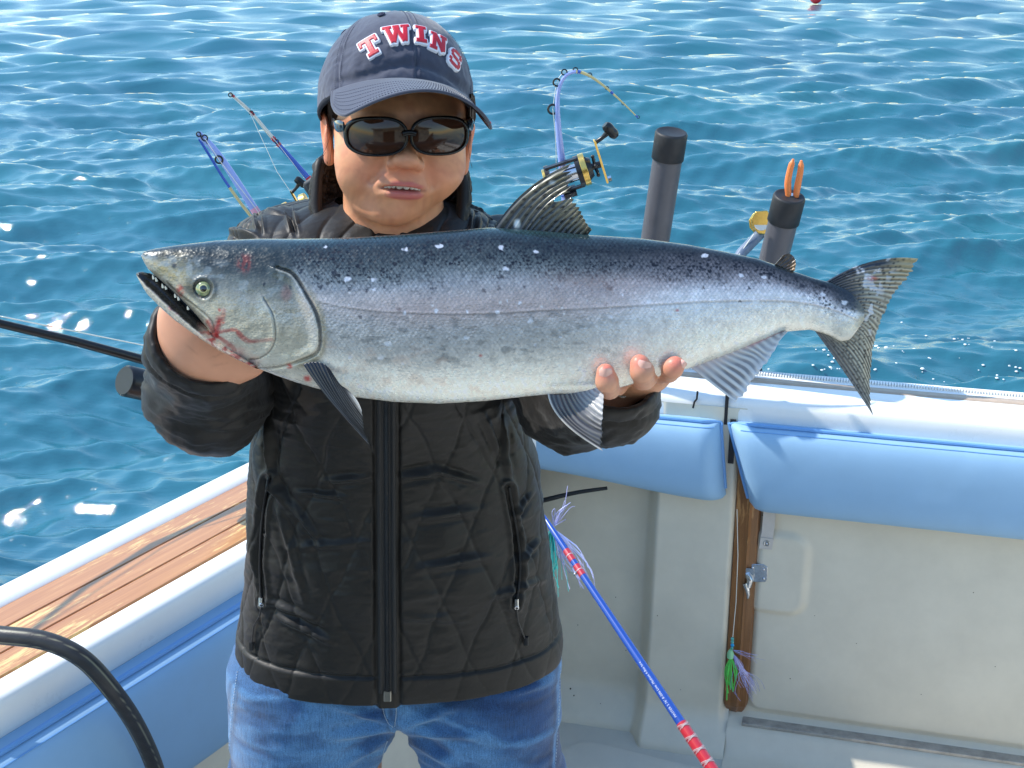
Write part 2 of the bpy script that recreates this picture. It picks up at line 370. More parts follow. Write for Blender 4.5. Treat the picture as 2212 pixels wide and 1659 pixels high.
# transom inner wall: a grid of (s, z) with offset relief
def tgrid(name, s0, s1, z0, z1, offf, m, ns=120, nz=80, parent=boat, uv=False):
    S, Z = np.meshgrid(np.linspace(s0, s1, ns), np.linspace(z0, z1, nz), indexing='ij')
    O = offf(S, Z); P = np.stack([T0[0] + eT[0] * S + nT[0] * O, T0[1] + eT[1] * S + nT[1] * O, Z], -1)
    return mk(name, P, gridF(ns, nz)[:, ::-1], m, parent, uv=np.stack([Z, S], -1) if uv else None)
def wall_off(S, Z):
    o = .125 + .055 * ss(-.225, -.190, S - .02 * (Z - .2))             # pilaster
    o = o - .03 * ss(-.030, -.012, S) * ss(-.1, -.02, Z)                # rounds into the door opening
    o = o + .075 * (1 - ss(-.12, -.02, Z)) ** 2                         # coved foot
    o = np.where(Z > .60, np.maximum(o, .125 + .052 * ss(.60, .62, Z)), o)
    return o
tgrid('transom_wall', -.78, -.008, FLZ, .70, wall_off, M_GEL, 200, 110)
# black joint between the coaming mouldings; black bars stand for shade in the door gap
M_SEAL_GAP = mat('sealant_and_gap_shade', (.015, .015, .017), .6)
sg = MB()
pl = [RPT(*q, .179) for q in [(1507, 845), (1505, 862), (1500, 868), (1497, 881)]]
sg.tube([TP(s, .1795, z) for s, z in pl], .0022, 8); sg.build('sealant_bead', M_SEAL_GAP, boat); sg = MB()
sg.box(TP(-.052, .15, .694), np.array([eT[0], eT[1], 0]) * .0035, np.array([nT[0], nT[1], 0]) * .031, np.array([0, 0, .033]))
sg.build('door_gap_shade', M_SEAL_GAP, boat); sg = MB(); sg.box(TP(-.036, .165, .625), np.array([eT[0], eT[1], 0]) * .006, np.array([nT[0], nT[1], 0]) * .02, np.array([0, 0, .05]))
sg.build('gap_shade_bar', M_SEAL_GAP, boat)

# wooden door jamb with a rounded foot
ex = np.array([eT[0], eT[1], 0]); ny = np.array([nT[0], nT[1], 0]); uz = np.array([0, 0, 1.0])
zz = np.linspace(-.075, .58, 60)
prof_s = [(-.014, 0), (-.012, .006), (.010, .010), (.013, .012), (.017, .006), (.030, .004), (.034, -.01)]
JV = np.zeros((60, len(prof_s), 3))
for i, z in enumerate(zz):
    f = ss(-.078, -.02, z); lean = .012 * (z - .2) / .6 * 0
    for j, (s, o_) in enumerate(prof_s):
        s_ = .004 + (s - .008) * (.45 + .55 * f) * 1.15 + lean
        JV[i, j] = TP(s_, .165 + o_ * f - .02 * (1 - f), z)
uvj = np.zeros((60, len(prof_s), 2)); uvj[..., 0] = zz[:, None]; uvj[..., 1] = np.array([p[0] for p in prof_s])[None]
mk('door_jamb', JV, gridF(60, len(prof_s)), M_JAMB, boat, smooth=False, uv=uvj)

# transom door
def rr_sd(S, Z, cs, cz, hs, hz, r):
    a = np.abs(S - cs) - hs + r; b = np.abs(Z - cz) - hz + r
    return np.minimum(np.maximum(a, b), 0) + np.sqrt(np.maximum(a, 0) ** 2 + np.maximum(b, 0) ** 2) - r
def door_off(S, Z):
    d = rr_sd(S, Z, .60, .27, .573, .318, .035)
    o = .150 + .008 * ss(-.002, -.016, d) + 0 * S
    e = rr_sd(S, Z, .045, .315, .088, .088, .030)                       # pressed lug round the latch
    o = o + .010 * (1 - ss(-.002, .018, e))
    return o
door = tgrid('door', .022, 1.5, -.050, .62, door_off, M_GEL, 300, 160)
# sill under the door: cove, metal strip, sole lip
sl = MB(); sl.box(TP(.76, .1745, -.0615), ex * .735, ny * .017, uz * .004)
sl.build('door_sill', mat('worn_aluminium', (.40, .375, .34), .45, metal=.35, var=.25, vscale=35), boat, bevel=.001)
V = np.array([[TP(s, o_, z) for o_, z in ((.150, -.050), (.158, -.0555), (.195, -.068), (.205, -.075), (.225, -.104), (.25, -.1165), (.30, FLZ + .001))] for s in np.linspace(-.008, 1.56, 30)])
mk('sill_cove', V, gridF(30, 7), M_GEL, boat)
# sole
fl = MB(); ring = [LP(s, .22, 0)[:2] for s in (-3.6, -1.0, 1.0)] + [TP(s, .10, 0)[:2] for s in (-.5, 1.75)] + [(1.9, -2.6), (-1.8, -2.6)]
fl.add([(x, y, FLZ) for x, y in ring], [list(range(len(ring)))]); fl.build('sole', M_DECK, boat, smooth=False)
# raised hatch in the sole with a dark seam round it
hp = [RZ(u, v, FLZ + .014) for u, v in ((1262, 1596), (1700, 1700), (1500, 2100), (880, 2000), (1130, 1660))]
hc = [np.array(p) for p in hp]
ring = []
for i in range(len(hc)):
    a, b, c = hc[i - 1], hc[i], hc[(i + 1) % len(hc)]
    p = b + (a - b) / np.linalg.norm(a - b) * .03; q = b + (c - b) / np.linalg.norm(c - b) * .03
    for t in np.linspace(0, 1, 5): ring.append((1 - t) ** 2 * p + 2 * t * (1 - t) * b + t * t * q)
cen = np.mean(hc, 0)
def ringat(z, k): return [np.array([*(cen[:2] + (r[:2] - cen[:2]) * k), z]) for r in ring]
m_ = len(ring); VV = ringat(FLZ, 1.0) + ringat(FLZ + .011, .995) + ringat(FLZ + .014, .985)
hb = MB(); hb.add(VV, [list(range(2 * m_, 3 * m_))] + [[k * m_ + i, k * m_ + (i + 1) % m_, (k + 1) * m_ + (i + 1) % m_, (k + 1) * m_ + i] for k in (0, 1) for i in range(m_)])
hb.build('hatch', M_DECK, boat)
hb = MB(); hb.tube(np.array(ringat(FLZ + .0005, 1.004) + ringat(FLZ + .0005, 1.004)[:1]), .002, 6); hb.build('hatch_seal', M_SEAL_GAP, boat)

# latch on the door
la = MB(); s_, z_ = RPT(1636, 1236, .185)
def lp(u, v, off=.166):
    s, z = RPT(u, v, off); return TP(s, off, z)
pts = [lp(*q) for q in [(1618, 1216), (1650, 1218), (1659, 1224), (1658, 1250), (1654, 1256), (1630, 1256), (1612, 1252), (1612, 1220)]]
la.prism([p + ny * .004 for p in pts], -ny * .007)
latch = la.build('latch', M_CHROME, door, bevel=.0012); 
def sub(b, name, m, **k): return b.build(name, m, door, **k)
b_ = MB()
for q in [(1626, 1224), (1650, 1228), (1650, 1248)]: b_.sphere(lp(*q) + ny * .004, .0032, 10, 6)
sub(b_, 'screw_heads', M_STEEL)
b_ = MB(); b_.tube([lp(1616, 1236) + ny * .008, lp(1622, 1246) + ny * .013, lp(1618, 1262) + ny * .014], [.007, .008, .0055], 12)
b_.tube([lp(1611, 1255) + ny * .012, lp(1616, 1266) + ny * .016, lp(1618, 1276) + ny * .018, lp(1617, 1285) + ny * .016], [.007, .0055, .004, .0022], 12)
b_.box(lp(1620, 1234) + ny * .006, ex * .009, uz * .012, ny * .004, .002)
sub(b_, 'latch_lever', M_CHROME)
# strap with a press stud
st = MB()
stp = [lp(*q, .166) + ny * .002 for q in [(1650, 1098), (1678, 1098), (1672, 1146), (1668, 1182), (1641, 1180), (1646, 1146)]]
st.prism(stp, ny * .0022)
stp = [lp(*q, .166) + ny * .0045 for q in [(1644, 1158), (1672, 1162), (1668, 1185), (1640, 1182)]]
st.prism(stp, ny * .002); sub(st, 'strap', mat('cream_webbing', (.56, .51, .46), .8, bump=.4, bscale=700, var=.06, vscale=50))
st = MB(); c_ = lp(1657, 1171) + ny * .0068; st.torus(c_, ny, .0058, .0016, 20, 8); st.sphere(c_, .0032, 10, 6); sub(st, 'press_stud', M_CHROME)

# ------------------------------------------------------------------ padded bolsters
def bolster(name, label, P0, e, n, s0, s1, zt, zb, off0, off1, slope=(0, 0), taper=(0, 0), piping=True, bow=None):
    """cushion clipped to a coaming; slope leans the two ends (ds per metre of z)"""
    root = empty(name, tuple((np.array([P0[0] + e[0] * (s0 + s1) / 2 + n[0] * off0, P0[1] + e[1] * (s0 + s1) / 2 + n[1] * off0, zb]))))
    tag(root, label, 'cushion', 'blue padded bolsters round the cockpit')
    nu, nv = 110, 64
    U, W = np.meshgrid(np.linspace(0, 1, nu), np.linspace(0, 1, nv), indexing='ij')   # along, round the section
    # section: superellipse-like pad, flat back at off0, rounded face at off1
    h = (zt - zb) / 2; zc = (zt + zb) / 2
    ang = (W - .5) * math.pi
    ca, sa = np.cos(ang), np.sin(ang)
    e_in = np.minimum(1, np.minimum(U, 1 - U) * (s1 - s0) / .045)
    endr = np.sqrt(np.clip(1 - (1 - e_in) ** 2.2, 0, 1))
    O = off0 + (off1 - off0) * np.abs(ca) ** .42 * (.12 + .88 * endr)
    Zl = zc + h * np.sign(sa) * np.abs(sa) ** .80 * (.93 + .07 * endr)
    if bow is not None: Zl = Zl + bow(U, (Zl - zb) / (zt - zb))
    S = s0 + (s1 - s0) * U
    S = S + (slope[0] * (zt - Zl)) * (1 - U) + (slope[1] * (zt - Zl)) * U
    O = O + .0022 * (fbm(S * 14, Zl * 10, 3) - .5) * endr
    P = np.stack([P0[0] + e[0] * S + n[0] * O, P0[1] + e[1] * S + n[1] * O, Zl], -1)
    mk('cover', P, gridF(nu, nv), M_BLUE, root)
    if piping:
        b = MB(); q = P[:, -4] * .0 + P[:, -1]; off = np.array([n[0], n[1], 0])
        ring = np.vstack([P[:1, ::4][0][::1], ]) if False else None
        top = P[2:-2, -3] + off * .004 + np.array([0, 0, .003])
        r_end = P[-1, ::-1][::3] + off * .003
        l_end = P[0, ::3] + off * .003
        path = np.vstack([l_end[4:], top[2:-2], r_end[:-4]])
        b.tube(smooth_curve(path[::2], 150), .0042, 8); b.build('piping', M_BLUEP, root)
        b = MB(); b.tube(P[2:-2, -9] + off * .0006, .0012, 6); b.build('seam', M_BLUEP, root)
    return root
zb1 = RPT(1530, 1080, .24)[1]
bolster('bolster_cushion', 'light blue padded bolster between the person and the wooden door jamb', T0, eT, nT, -.72, -.062, .672, .530, .18, .245, slope=(0, .12), bow=lambda U, w_: -.0 * U - (.022 * np.sin(np.clip(U * 1.6, 0, 1.6) * 1.2)) * (1 - w_) * 0 + (-.035 * ss(.35, 1, U)) * (1 - w_) - .0 )
bolster('bolster_cushion', 'light blue padded bolster on the door, right of the wooden jamb', T0, eT, nT, -.046, 1.45, .672, .480, .175, .240, slope=(.30, 0), bow=lambda U, w_: -.0 * U)
bolster('bolster_cushion', 'long blue padded bolster under the planked side deck on the left', L0, eL, nL, -2.2, .92, .668, .455, .250, .318)

# cabin bulkhead astern of the photographer (seen only in reflections)
cb = MB()
for c, hx, hz in (((-1.25, -1.9, .9), .6, 1.05), ((1.15, -1.9, .9), .6, 1.05), ((-.05, -1.9, 1.9), .6, .12)):
    cb.box(c, (hx, 0, 0), (0, .04, 0), (0, 0, hz))
cb.box((0, -2.1, 2.05), (1.95, 0, 0), (0, .75, 0), (0, 0, .03))
cb.build('cabin_bulkhead', M_GEL, boat, smooth=False)
cb = MB(); cb.box((-.05, -2.5, .9), (.8, 0, 0), (0, .02, 0), (0, 0, 1.0)); cb.build('cabin_interior', mat('dark_cabin', (.05, .035, .025), .6), boat, smooth=False)

sk = MB()
for u, v, r in ((1234, 1483, .0022), (1303, 1611, .0016), (1330, 1290, .0012), (1352, 1405, .0011), (1420, 1330, .0012), (1248, 1350, .0012), (1238, 1507, .0018), (1290, 1540, .0010), (1470, 1490, .0009)):
    s, z = RPT(float(u), float(v), .150 if u < 1390 else .18); o_ = float(wall_off(np.array(s), np.array(z)))
    s, z = RPT(float(u), float(v), o_); sk.sphere(TP(s, float(wall_off(np.array(s), np.array(z))), z), (r, r, r * 1.1), 7, 5)
for u, v, r in ((1707, 1466, .0014), (2103, 1280, .0012), (1850, 1390, .0010), (1990, 1500, .0010), (1760, 1330, .0009), (1647, 1113, .0014), (2150, 1440, .0011)):
    s, z = RPT(float(u), float(v), .158); sk.sphere(TP(s, .158, z), (r, r, r), 7, 5)
o = sk.build('dirt_specks', mat('dark_speck', (.06, .045, .03), .8), boat); o['kind'] = 'stuff'
# ------------------------------------------------------------------ the fish
FD = 1.25
def fish_p(u, v, w): return PD(u, v, FD + 0 * np.asarray(u, float)) - FWD * np.asarray(w)[..., None]
fish = empty('salmon', tuple(PD(1150, 700, FD)))
tag(fish, 'large silver salmon with dark spotted back and bloodied open mouth held out in both hands', 'fish')
TOPX = [308, 312, 320, 334, 365, 400, 470, 560, 650, 760, 860, 960, 1060, 1150, 1270, 1380, 1480, 1560, 1640, 1700, 1760, 1800, 1835, 1856, 1866]
TOPY = [552, 545, 541, 538, 533, 528, 520, 516, 516.5, 514, 508, 500, 492, 498, 508, 515, 528, 543, 560, 582, 602, 612, 628, 650, 672]
BOTX = [308, 312, 320, 334, 345, 380, 420, 455, 466, 485, 510, 560, 600, 640, 680, 760, 850, 950, 1050, 1130, 1200, 1280, 1330, 1400, 1500, 1560, 1620, 1690, 1750, 1790, 1815, 1835, 1856, 1866]
BOTY = [556, 566, 580, 594, 603, 634, 674, 716, 742, 760, 776, 797, 812, 826, 838, 857, 868, 872, 866, 857, 850, 850, 840, 820, 792, 770, 746, 717, 712, 724, 738, 735, 708, 690]
WX = [308, 316, 340, 400, 453, 520, 600, 700, 850, 1050, 1250, 1450, 1600, 1700, 1780, 1830, 1866]
WY = [.004, .008, .013, .020, .0255, .032, .037, .040, .0415, .040, .036, .029, .021, .015, .010, .007, .0015]
_tu = np.linspace(300, 1870, 3000)
def _sm(xs, ys, k):
    y = np.interp(_tu, xs, ys); ker = np.hanning(k); ker /= ker.sum(); yp = np.pad(y, k // 2, mode='reflect', reflect_type='odd'); return np.convolve(yp, ker, 'valid')[:3000]
_T = _sm(TOPX, TOPY, 61); _B = _sm(BOTX, BOTY, 41); _W = _sm(WX, WY, 121)
_nose = _tu < 345
_T[_nose] = np.interp(_tu[_nose], TOPX, TOPY); _B[_nose] = np.interp(_tu[_nose], BOTX, BOTY)
def ftop(u): return np.interp(u, _tu, _T)
def fbot(u): return np.interp(u, _tu, _B)
def fwid(u): return np.interp(u, _tu, _W)
def curve_dist(U, V, pts, n=160):
    """distance to a polyline and signed side (+ on the right of travel) and arc parameter"""
    P = smooth_curve(pts, n); sh = U.shape; u = U.ravel(); v = V.ravel()
    m = (u > P[:, 0].min() - 60) & (u < P[:, 0].max() + 60) & (v > P[:, 1].min() - 60) & (v < P[:, 1].max() + 60)
    D = np.full(u.shape, 1e3); Sd = np.zeros(u.shape); T = np.zeros(u.shape)
    uu, vv = u[m], v[m]; best = np.full(uu.shape, 1e9); bs = np.zeros(uu.shape); bt = np.zeros(uu.shape)
    for i in range(len(P) - 1):
        a = P[i]; d = P[i + 1] - a; L2 = d @ d + 1e-9
        t = np.clip(((uu - a[0]) * d[0] + (vv - a[1]) * d[1]) / L2, 0, 1)
        dx = uu - a[0] - t * d[0]; dy = vv - a[1] - t * d[1]; q = dx * dx + dy * dy; k = q < best
        best[k] = q[k]; bs[k] = np.sign(d[0] * dy - d[1] * dx)[k]; bt[k] = ((i + t) / (len(P) - 1))[k]
    D[m] = np.sqrt(best); Sd[m] = bs; T[m] = bt
    return D.reshape(sh), Sd.reshape(sh), T.reshape(sh)
def blend(C, c, k): return C * (1 - k[..., None]) + np.asarray(c) * k[..., None]
def Z2(x, y): return (265.4 + x * .2933, 486.6 + y * .2933)

OPER = [Z2(*q) for q in [(1185, 345), (1300, 400), (1400, 560), (1460, 680), (1482, 820), (1460, 930), (1350, 985), (1180, 1035), (1000, 1050)]]
PREO = [Z2(*q) for q in [(1090, 560), (1150, 660), (1168, 760), (1165, 850), (1120, 930), (1040, 980), (960, 990)]]
MAXI = [Z2(*q) for q in [(350, 430), (450, 520), (560, 600), (660, 680), (705, 740), (700, 790), (640, 790), (560, 700)]]
LAT = [(700, 655), (760, 668), (850, 677), (960, 681), (1060, 680), (1160, 674), (1260, 669), (1400, 661), (1550, 652), (1700, 652), (1790, 668), (1850, 690)]
def spots(U, V, cell, seed, dens=.5, r0=.22, r1=.42, ell=1.0, wob=.18):
    """irregular dots on a jittered lattice -> 0..1 mask"""
    x = U / cell; y = V / cell * ell; out = np.zeros(U.shape)
    for dx in (-1, 0, 1):
        for dy in (-1, 0, 1):
            ix = np.floor(x).astype(np.int64) + dx; iy = np.floor(y).astype(np.int64) + dy
            px = ix + .15 + .7 * _h(ix, iy, seed); py = iy + .15 + .7 * _h(ix, iy, seed + 9)
            on = _h(ix, iy, seed + 31) < dens; r = r0 + (r1 - r0) * _h(ix, iy, seed + 77)
            d = np.sqrt((x - px) ** 2 + (y - py) ** 2)
            out = np.maximum(out, np.where(on, 1 - ss(r * .7, r * 1.15, d + wob * (vn(U * .45, V * .45, seed) - .5)), 0))
    return out
def scale_pat(U, V):
    """overlapping scale rows running along the flank: height 0..1 inside each scale"""
    a = (U * .86 + V * .62) / 8.6; b = (U * .86 - V * .62) / 8.6
    a = a + .25 * (fbm(U / 60, V / 60, 4) - .5); b = b + .25 * (fbm(U / 60, V / 60, 8) - .5)
    fa = a - np.floor(a); fb = b - np.floor(b)
    rnd = _h(np.floor(a).astype(np.int64), np.floor(b).astype(np.int64), 3)
    d = np.minimum(np.minimum(fa, 1 - fa), np.minimum(fb, 1 - fb))
    return np.minimum(fa, fb), d, rnd
def fish_paint(U, V, t):
    # flank gradient: (t, colour) in flank order; right half is brighter and more lavender
    q = ss(1150, 1500, U); tt = t + .05 * (fbm(U / 90, V / 50, 11) - .5) * 2
    ks = [0, .045, .10, .20, .28, .34, .42, .50, .58, .70, .80, .92, 1.0]
    A = lin([(46, 74, 80), (36, 54, 62), (38, 48, 54), (74, 84, 88), (118, 126, 130), (150, 154, 160), (176, 170, 170), (174, 168, 168), (172, 173, 176), (190, 190, 190), (228, 226, 220), (243, 240, 232), (236, 233, 224)])
    B = lin([(44, 66, 72), (34, 44, 50), (48, 50, 56), (98, 98, 106), (142, 140, 148), (184, 183, 192), (218, 218, 226), (218, 219, 226), (222, 223, 227), (230, 228, 228), (238, 236, 230), (234, 232, 226), (226, 224, 216)])
    col = np.stack([np.interp(tt, ks, A[:, c]) * (1 - q) + np.interp(tt, ks, B[:, c]) * q for c in range(3)], -1)
    back = 1 - ss(.20, .46, tt)
    sh, sd_, rnd = scale_pat(U, V)
    body = ss(628, 665, U - .28 * (V - 600)) 
    # scale tone variation, dark scale pockets on the back
    n1 = fbm(U / 22, V / 13, 21); n2 = fbm(U / 7, V / 7, 22, 3)
    col = col * (1 + body * (.20 * (rnd - .5) + .55 * (n1 - .5) * (1 - .65 * ss(.5, .8, t)) + .35 * (n2 - .5) * (.4 + back)))[..., None]
    edge = (1 - ss(.03, .17, sd_)) * body
    col = col * (1 - edge * (.16 * (1 - ss(.62, .9, t)) + .06 + .28 * back) * (.4 + 1.1 * n1))[..., None]
    sp = np.maximum(spots(U + 4 * vn(U / 5, V / 5, 2), V, 7.2, 41, .72, .20, .46), spots(U + 3 + 6 * vn(U / 6, V / 6, 4), V, 13, 45, .42, .18, .38)) * body
    dens = ss(.44, .20, tt + .22 * (fbm(U / 30, V / 22, 51) - .5)) * ss(.02, .09, t) * (.45 + .55 * ss(.35, .6, fbm(U / 26, V / 16, 52)))
    dens = np.maximum(dens, .9 * ss(1700, 1780, U) * ss(.75, .45, t) * ss(.35, .6, n1) * (1 - ss(1840, 1850, U)))
    col = blend(col, lin((8, 11, 24)), sp * dens)
    tbk = ss(1770, 1830, U); col = blend(col, lin((34, 42, 54)), tbk * ss(.52, .30, tt) * .85); col = blend(col, lin((150, 148, 140)), tbk * ss(.5, .7, t) * .45 * (.5 + n1)); col = blend(col, lin((120, 116, 100)), ss(1838, 1862, U) * .6)
    few = spots(U, V, 34, 61, .30, .06, .17) * body * ss(.12, .2, t) * (1 - ss(.5, .58, t)); col = blend(col, lin((20, 24, 40)), few * .8)
    # rosy middle of the flank
    ros = np.exp(-((t - .47 + .07 * q) / .09) ** 2) * ss(720, 900, U) * (1 - ss(1300, 1500, U)) + np.exp(-((t - .33) / .06) ** 2) * np.exp(-((U - 1280) / 130) ** 2)
    col = blend(col, lin((168, 146, 142)), np.clip(ros, 0, 1) * .45)
    # lateral line
    D, S, T = curve_dist(U, V, LAT); dash = .6 + .4 * np.sin(U * .95)
    ll = np.exp(-(D / 1.8) ** 2) * body; col = blend(col, lin((205, 190, 184)), ll * .55 * dash); col = blend(col, lin((70, 76, 92)), np.exp(-((D - 3.4) / 1.8) ** 2) * (S > 0) * body * .35)
    # slime flecks
    fl = spots(U + 9 * vn(U / 8, V / 8, 5), V, 62, 71, .42, .05, .12, 1.3, .05) * body * (t > .03); col = blend(col, lin((215, 220, 232)), fl * .75)
    fl = spots(U, V, 25, 73, .20, .05, .15, 1, .05) * body * ss(.2, .4, t); col = blend(col, lin((210, 212, 215)), fl * .6)
    sm = ss(.60, .72, fbm(U / 26, V / 12, 81)) * ss(.45, .55, t) * (1 - ss(.72, .85, t)) * (1 - q) * body; col = blend(col, lin((96, 100, 104)), sm * .5)
    # ---- head
    hd = 1 - body
    H = np.stack([np.interp(t, [0, .05, .16, .26, .36, .50, .7, .86, 1], lin([(44, 66, 76), (38, 54, 60), (34, 42, 44), (44, 52, 54), (92, 96, 92), (146, 144, 136), (166, 162, 150), (186, 182, 170), (206, 202, 194)])[:, c]) for c in range(3)], -1)
    H = H * (1 + .5 * (fbm(U / 16, V / 11, 91) - .5) + .2 * (n2 - .5))[..., None]
    olive = np.exp(-(((U - 372) / 50) ** 2 + ((V - 588) / 30) ** 2)); H = blend(H, lin((150, 136, 92)), olive * .65 * ss(.3, .6, fbm(U / 9, V / 9, 93)))
    cloud = ss(.52, .7, fbm(U / 20, V / 14, 95)) * ss(.15, .3, t) * (1 - ss(.55, .7, t)); H = blend(H, lin((150, 160, 165)), cloud * .4)
    nostr = np.exp(-(((U - 387) / 6) ** 2 + ((V - 578) / 7) ** 2) ** 2); H = blend(H, lin((18, 22, 30)), nostr * .9)
    eyeh = np.exp(-(((U - 445) / 40) ** 2 + ((V - 625) / 24) ** 2) ** 2); H = blend(H, lin((20, 26, 26)), eyeh * .95)
    bruise = np.exp(-(((U - 541) / 17) ** 2 + ((V - 575) / 20) ** 2) ** 2) * ss(.3, .6, fbm(U / 6, V / 8, 97)); H = blend(H, lin((120, 48, 40)), bruise * .7)
    b2 = np.exp(-(((U - 633) / 12) ** 2 + ((V - 640) / 18) ** 2) ** 2); H = blend(H, lin((130, 90, 84)), b2 * .5)
    dots = spots(U, V, 36, 98, .4, .07, .14) * ss(.1, .2, t) * (1 - ss(.4, .5, t)) * (U > 500); H = blend(H, lin((24, 30, 40)), dots * .9)
    col = col * (1 - hd)[..., None] + H * hd[..., None]
    # gill cover: groove behind it, collar of pale skin further back
    D, S, T = curve_dist(U, V, OPER); col = blend(col, lin((40, 42, 38)), np.exp(-((D * S + (-3.5)) / 4.2) ** 2) * (1 - .6 * T) * .0 + np.exp(-((D - 2.5) / 2.6) ** 2) * (S < 0) * np.clip(1.15 - .9 * T, .2, 1))
    collar = np.exp(-((D - 13) / 8) ** 2) * (S < 0) * ss(.12, .3, T) * (1 - ss(.72, .8, T)); col = blend(col, lin((150, 140, 118)), collar * .7 * (.5 + fbm(U / 7, V / 7, 99)))
    rim = np.exp(-((D - 1.5) / 2.2) ** 2) * (S > 0); col = blend(col, lin((205, 200, 185)), rim * .5)
    D, S, T = curve_dist(U, V, PREO); col = blend(col, lin((60, 66, 70)), np.exp(-(D / 2.0) ** 2) * .7); col = blend(col, lin((200, 196, 182)), np.exp(-((D - 4) / 2.5) ** 2) * (S > 0) * .5)
    # pitted bumps on the cheek
    pk = np.exp(-(((U - 600) / 55) ** 2 + ((V - 690) / 22) ** 2) ** 2) * (np.sin(U * .95) * np.sin(V * 1.0) > .35); col = col * (1 + .28 * pk)[..., None]
    D, S, T = curve_dist(U, V, MAXI); col = blend(col, lin((40, 42, 38)), np.exp(-(D / 2.4) ** 2) * .75)
    mx = np.exp(-(((U - 420 - .9 * (V - 660)) / 16) ** 2 + ((V - 665) / 55) ** 2) ** 2) * hd; col = blend(col, lin((150, 142, 118)), mx * .5)
    for (cx, cy, rx, ry, a) in ((398, 630, 10, 12, .8), (490, 699, 9, 6, .9), (488, 673, 4, 4, .8)):
        col = blend(col, lin((165, 36, 34)), np.exp(-(((U - cx) / rx) ** 2 + ((V - cy) / ry) ** 2) ** 2) * a * ss(.25, .5, fbm(U / 4, V / 4, 101)))
    # blood streaks
    for pts, wd, a in (([Z2(560, 700), Z2(640, 800), Z2(720, 820), Z2(800, 870), Z2(855, 918)], 4.2, .95), ([Z2(720, 820), Z2(740, 750), Z2(780, 690), Z2(790, 640)], 4.5, .8),
                       ([Z2(660, 720), Z2(700, 780), Z2(740, 700)], 5, .7), ([Z2(720, 800), Z2(800, 785), Z2(880, 785), Z2(930, 830), Z2(990, 860), Z2(1140, 850)], 3.2, .75),
                       ([Z2(480, 700), Z2(560, 760), Z2(640, 810)], 5, .85), ([Z2(880, 800), Z2(940, 860), Z2(1010, 870)], 2.5, .6)):
        D, S, T = curve_dist(U, V, pts, 60); wob = wd * (.5 + 1.0 * fbm(U / 9, V / 9, 103)); wob = wob * 1.35; col = blend(col, lin((150, 8, 18)), np.exp(-(D / wob) ** 4) * a * (.8 + .2 * fbm(U / 5, V / 5, 104)) * (1 - .45 * ss(.4, 1, T)))
    for (cx, cy, r) in ((671, 818, 9), (634, 792, 7)):
        col = blend(col, lin((185, 40, 34)), np.exp(-(((U - cx) / r) ** 2 + ((V - cy) / (r * .8)) ** 2) ** 2) * .85 * ss(.2, .5, fbm(U / 4, V / 3, 105)))
    for (cx, cy) in ((1455, 674), (1182, 868), (1040, 770), (1640, 760)):
        col = blend(col, lin((170, 40, 40)), np.exp(-(((U - cx) / 4) ** 2 + ((V - cy) / 3) ** 2) ** 2) * .7)
    pinkp = ss(.55, .72, fbm(U / 30, V / 20, 107)) * ss(.62, .75, t) * body * (1 - ss(1000, 1100, U)); col = blend(col, lin((196, 160, 140)), pinkp * .25)
    return np.clip(col * (1 + np.array([.05, .015, -.04]) * (.5 + .5 * ss(.3, .7, t))[..., None]), 0.004, .85)
def fish_relief(U, V, t):
    body = ss(628, 665, U - .28 * (V - 600)); sh, sd_, rnd = scale_pat(U, V)
    r = .00014 * sh * body + .0003 * (fbm(U / 12, V / 12, 31) - .5) * body
    D, S, T = curve_dist(U, V, OPER); r = r + .0028 * ss(26, 0, D) * (S > 0) * (1 - .5 * T) - .0022 * np.exp(-((D - 3) / 4) ** 2) * (S < 0)
    D, S, T = curve_dist(U, V, PREO); r = r - .0008 * np.exp(-(D / 2.6) ** 2) + .0007 * ss(20, 0, D) * (S > 0)
    D, S, T = curve_dist(U, V, MAXI); r = r - .0008 * np.exp(-(D / 3) ** 2)
    r = r + .0016 * np.exp(-(((U - 420 - .9 * (V - 660)) / 14) ** 2 + ((V - 665) / 52) ** 2) ** 2)
    r = r - .0022 * np.exp(-(((U - 453) / 19) ** 2 + ((V - 628) / 19) ** 2) ** 2) + .0012 * np.exp(-((np.hypot(U - 453, V - 628) - 24) / 5) ** 2)
    r = r + .0012 * (fbm(U / 28, V / 20, 33) - .5) * (1 - body)
    D, S, T = curve_dist(U, V, LAT); r = r + .0003 * np.exp(-(D / 2) ** 2) * body
    return r

def fish_mat(name, metal, rough, bumpk=.0):
    m = mat(name, None, rough, metal=metal, spec=.6, coat=.35, attr=True, bump=.12, bscale=420, bdist=.0006)
    b = m.node_tree.nodes['Principled BSDF']; b.inputs['Coat Roughness'].default_value = .14; n = m.node_tree; L = n.links.new
    tc = n.nodes.new('ShaderNodeTexCoord'); mp = n.nodes.new('ShaderNodeMapping'); mp.inputs['Scale'].default_value = (1, 1, 1.5); L(tc.outputs['Object'], mp.inputs[0])
    vo = n.nodes.new('ShaderNodeTexVoronoi'); vo.inputs['Scale'].default_value = 330; L(mp.outputs[0], vo.inputs[0])
    mr = n.nodes.new('ShaderNodeMapRange'); mr.inputs['To Min'].default_value = rough - .14; mr.inputs['To Max'].default_value = rough + .12; L(vo.outputs['Color'], mr.inputs[0]); L(mr.outputs[0], b.inputs['Roughness'])
    bp = n.nodes.new('ShaderNodeBump'); bp.inputs['Strength'].default_value = .35; bp.inputs['Distance'].default_value = .0007; L(vo.outputs['Distance'], bp.inputs['Height'])
    old = b.inputs['Normal'].links[0].from_socket; L(old, bp.inputs['Normal']); L(bp.outputs[0], b.inputs['Normal'])
    return m
M_FISH = fish_mat('fish_skin', .30, .34)
M_FIN = mat('fin_membrane', None, .38, spec=.5, attr=True, coat=.3)

nu, nf, nb = 1000, 250, 70
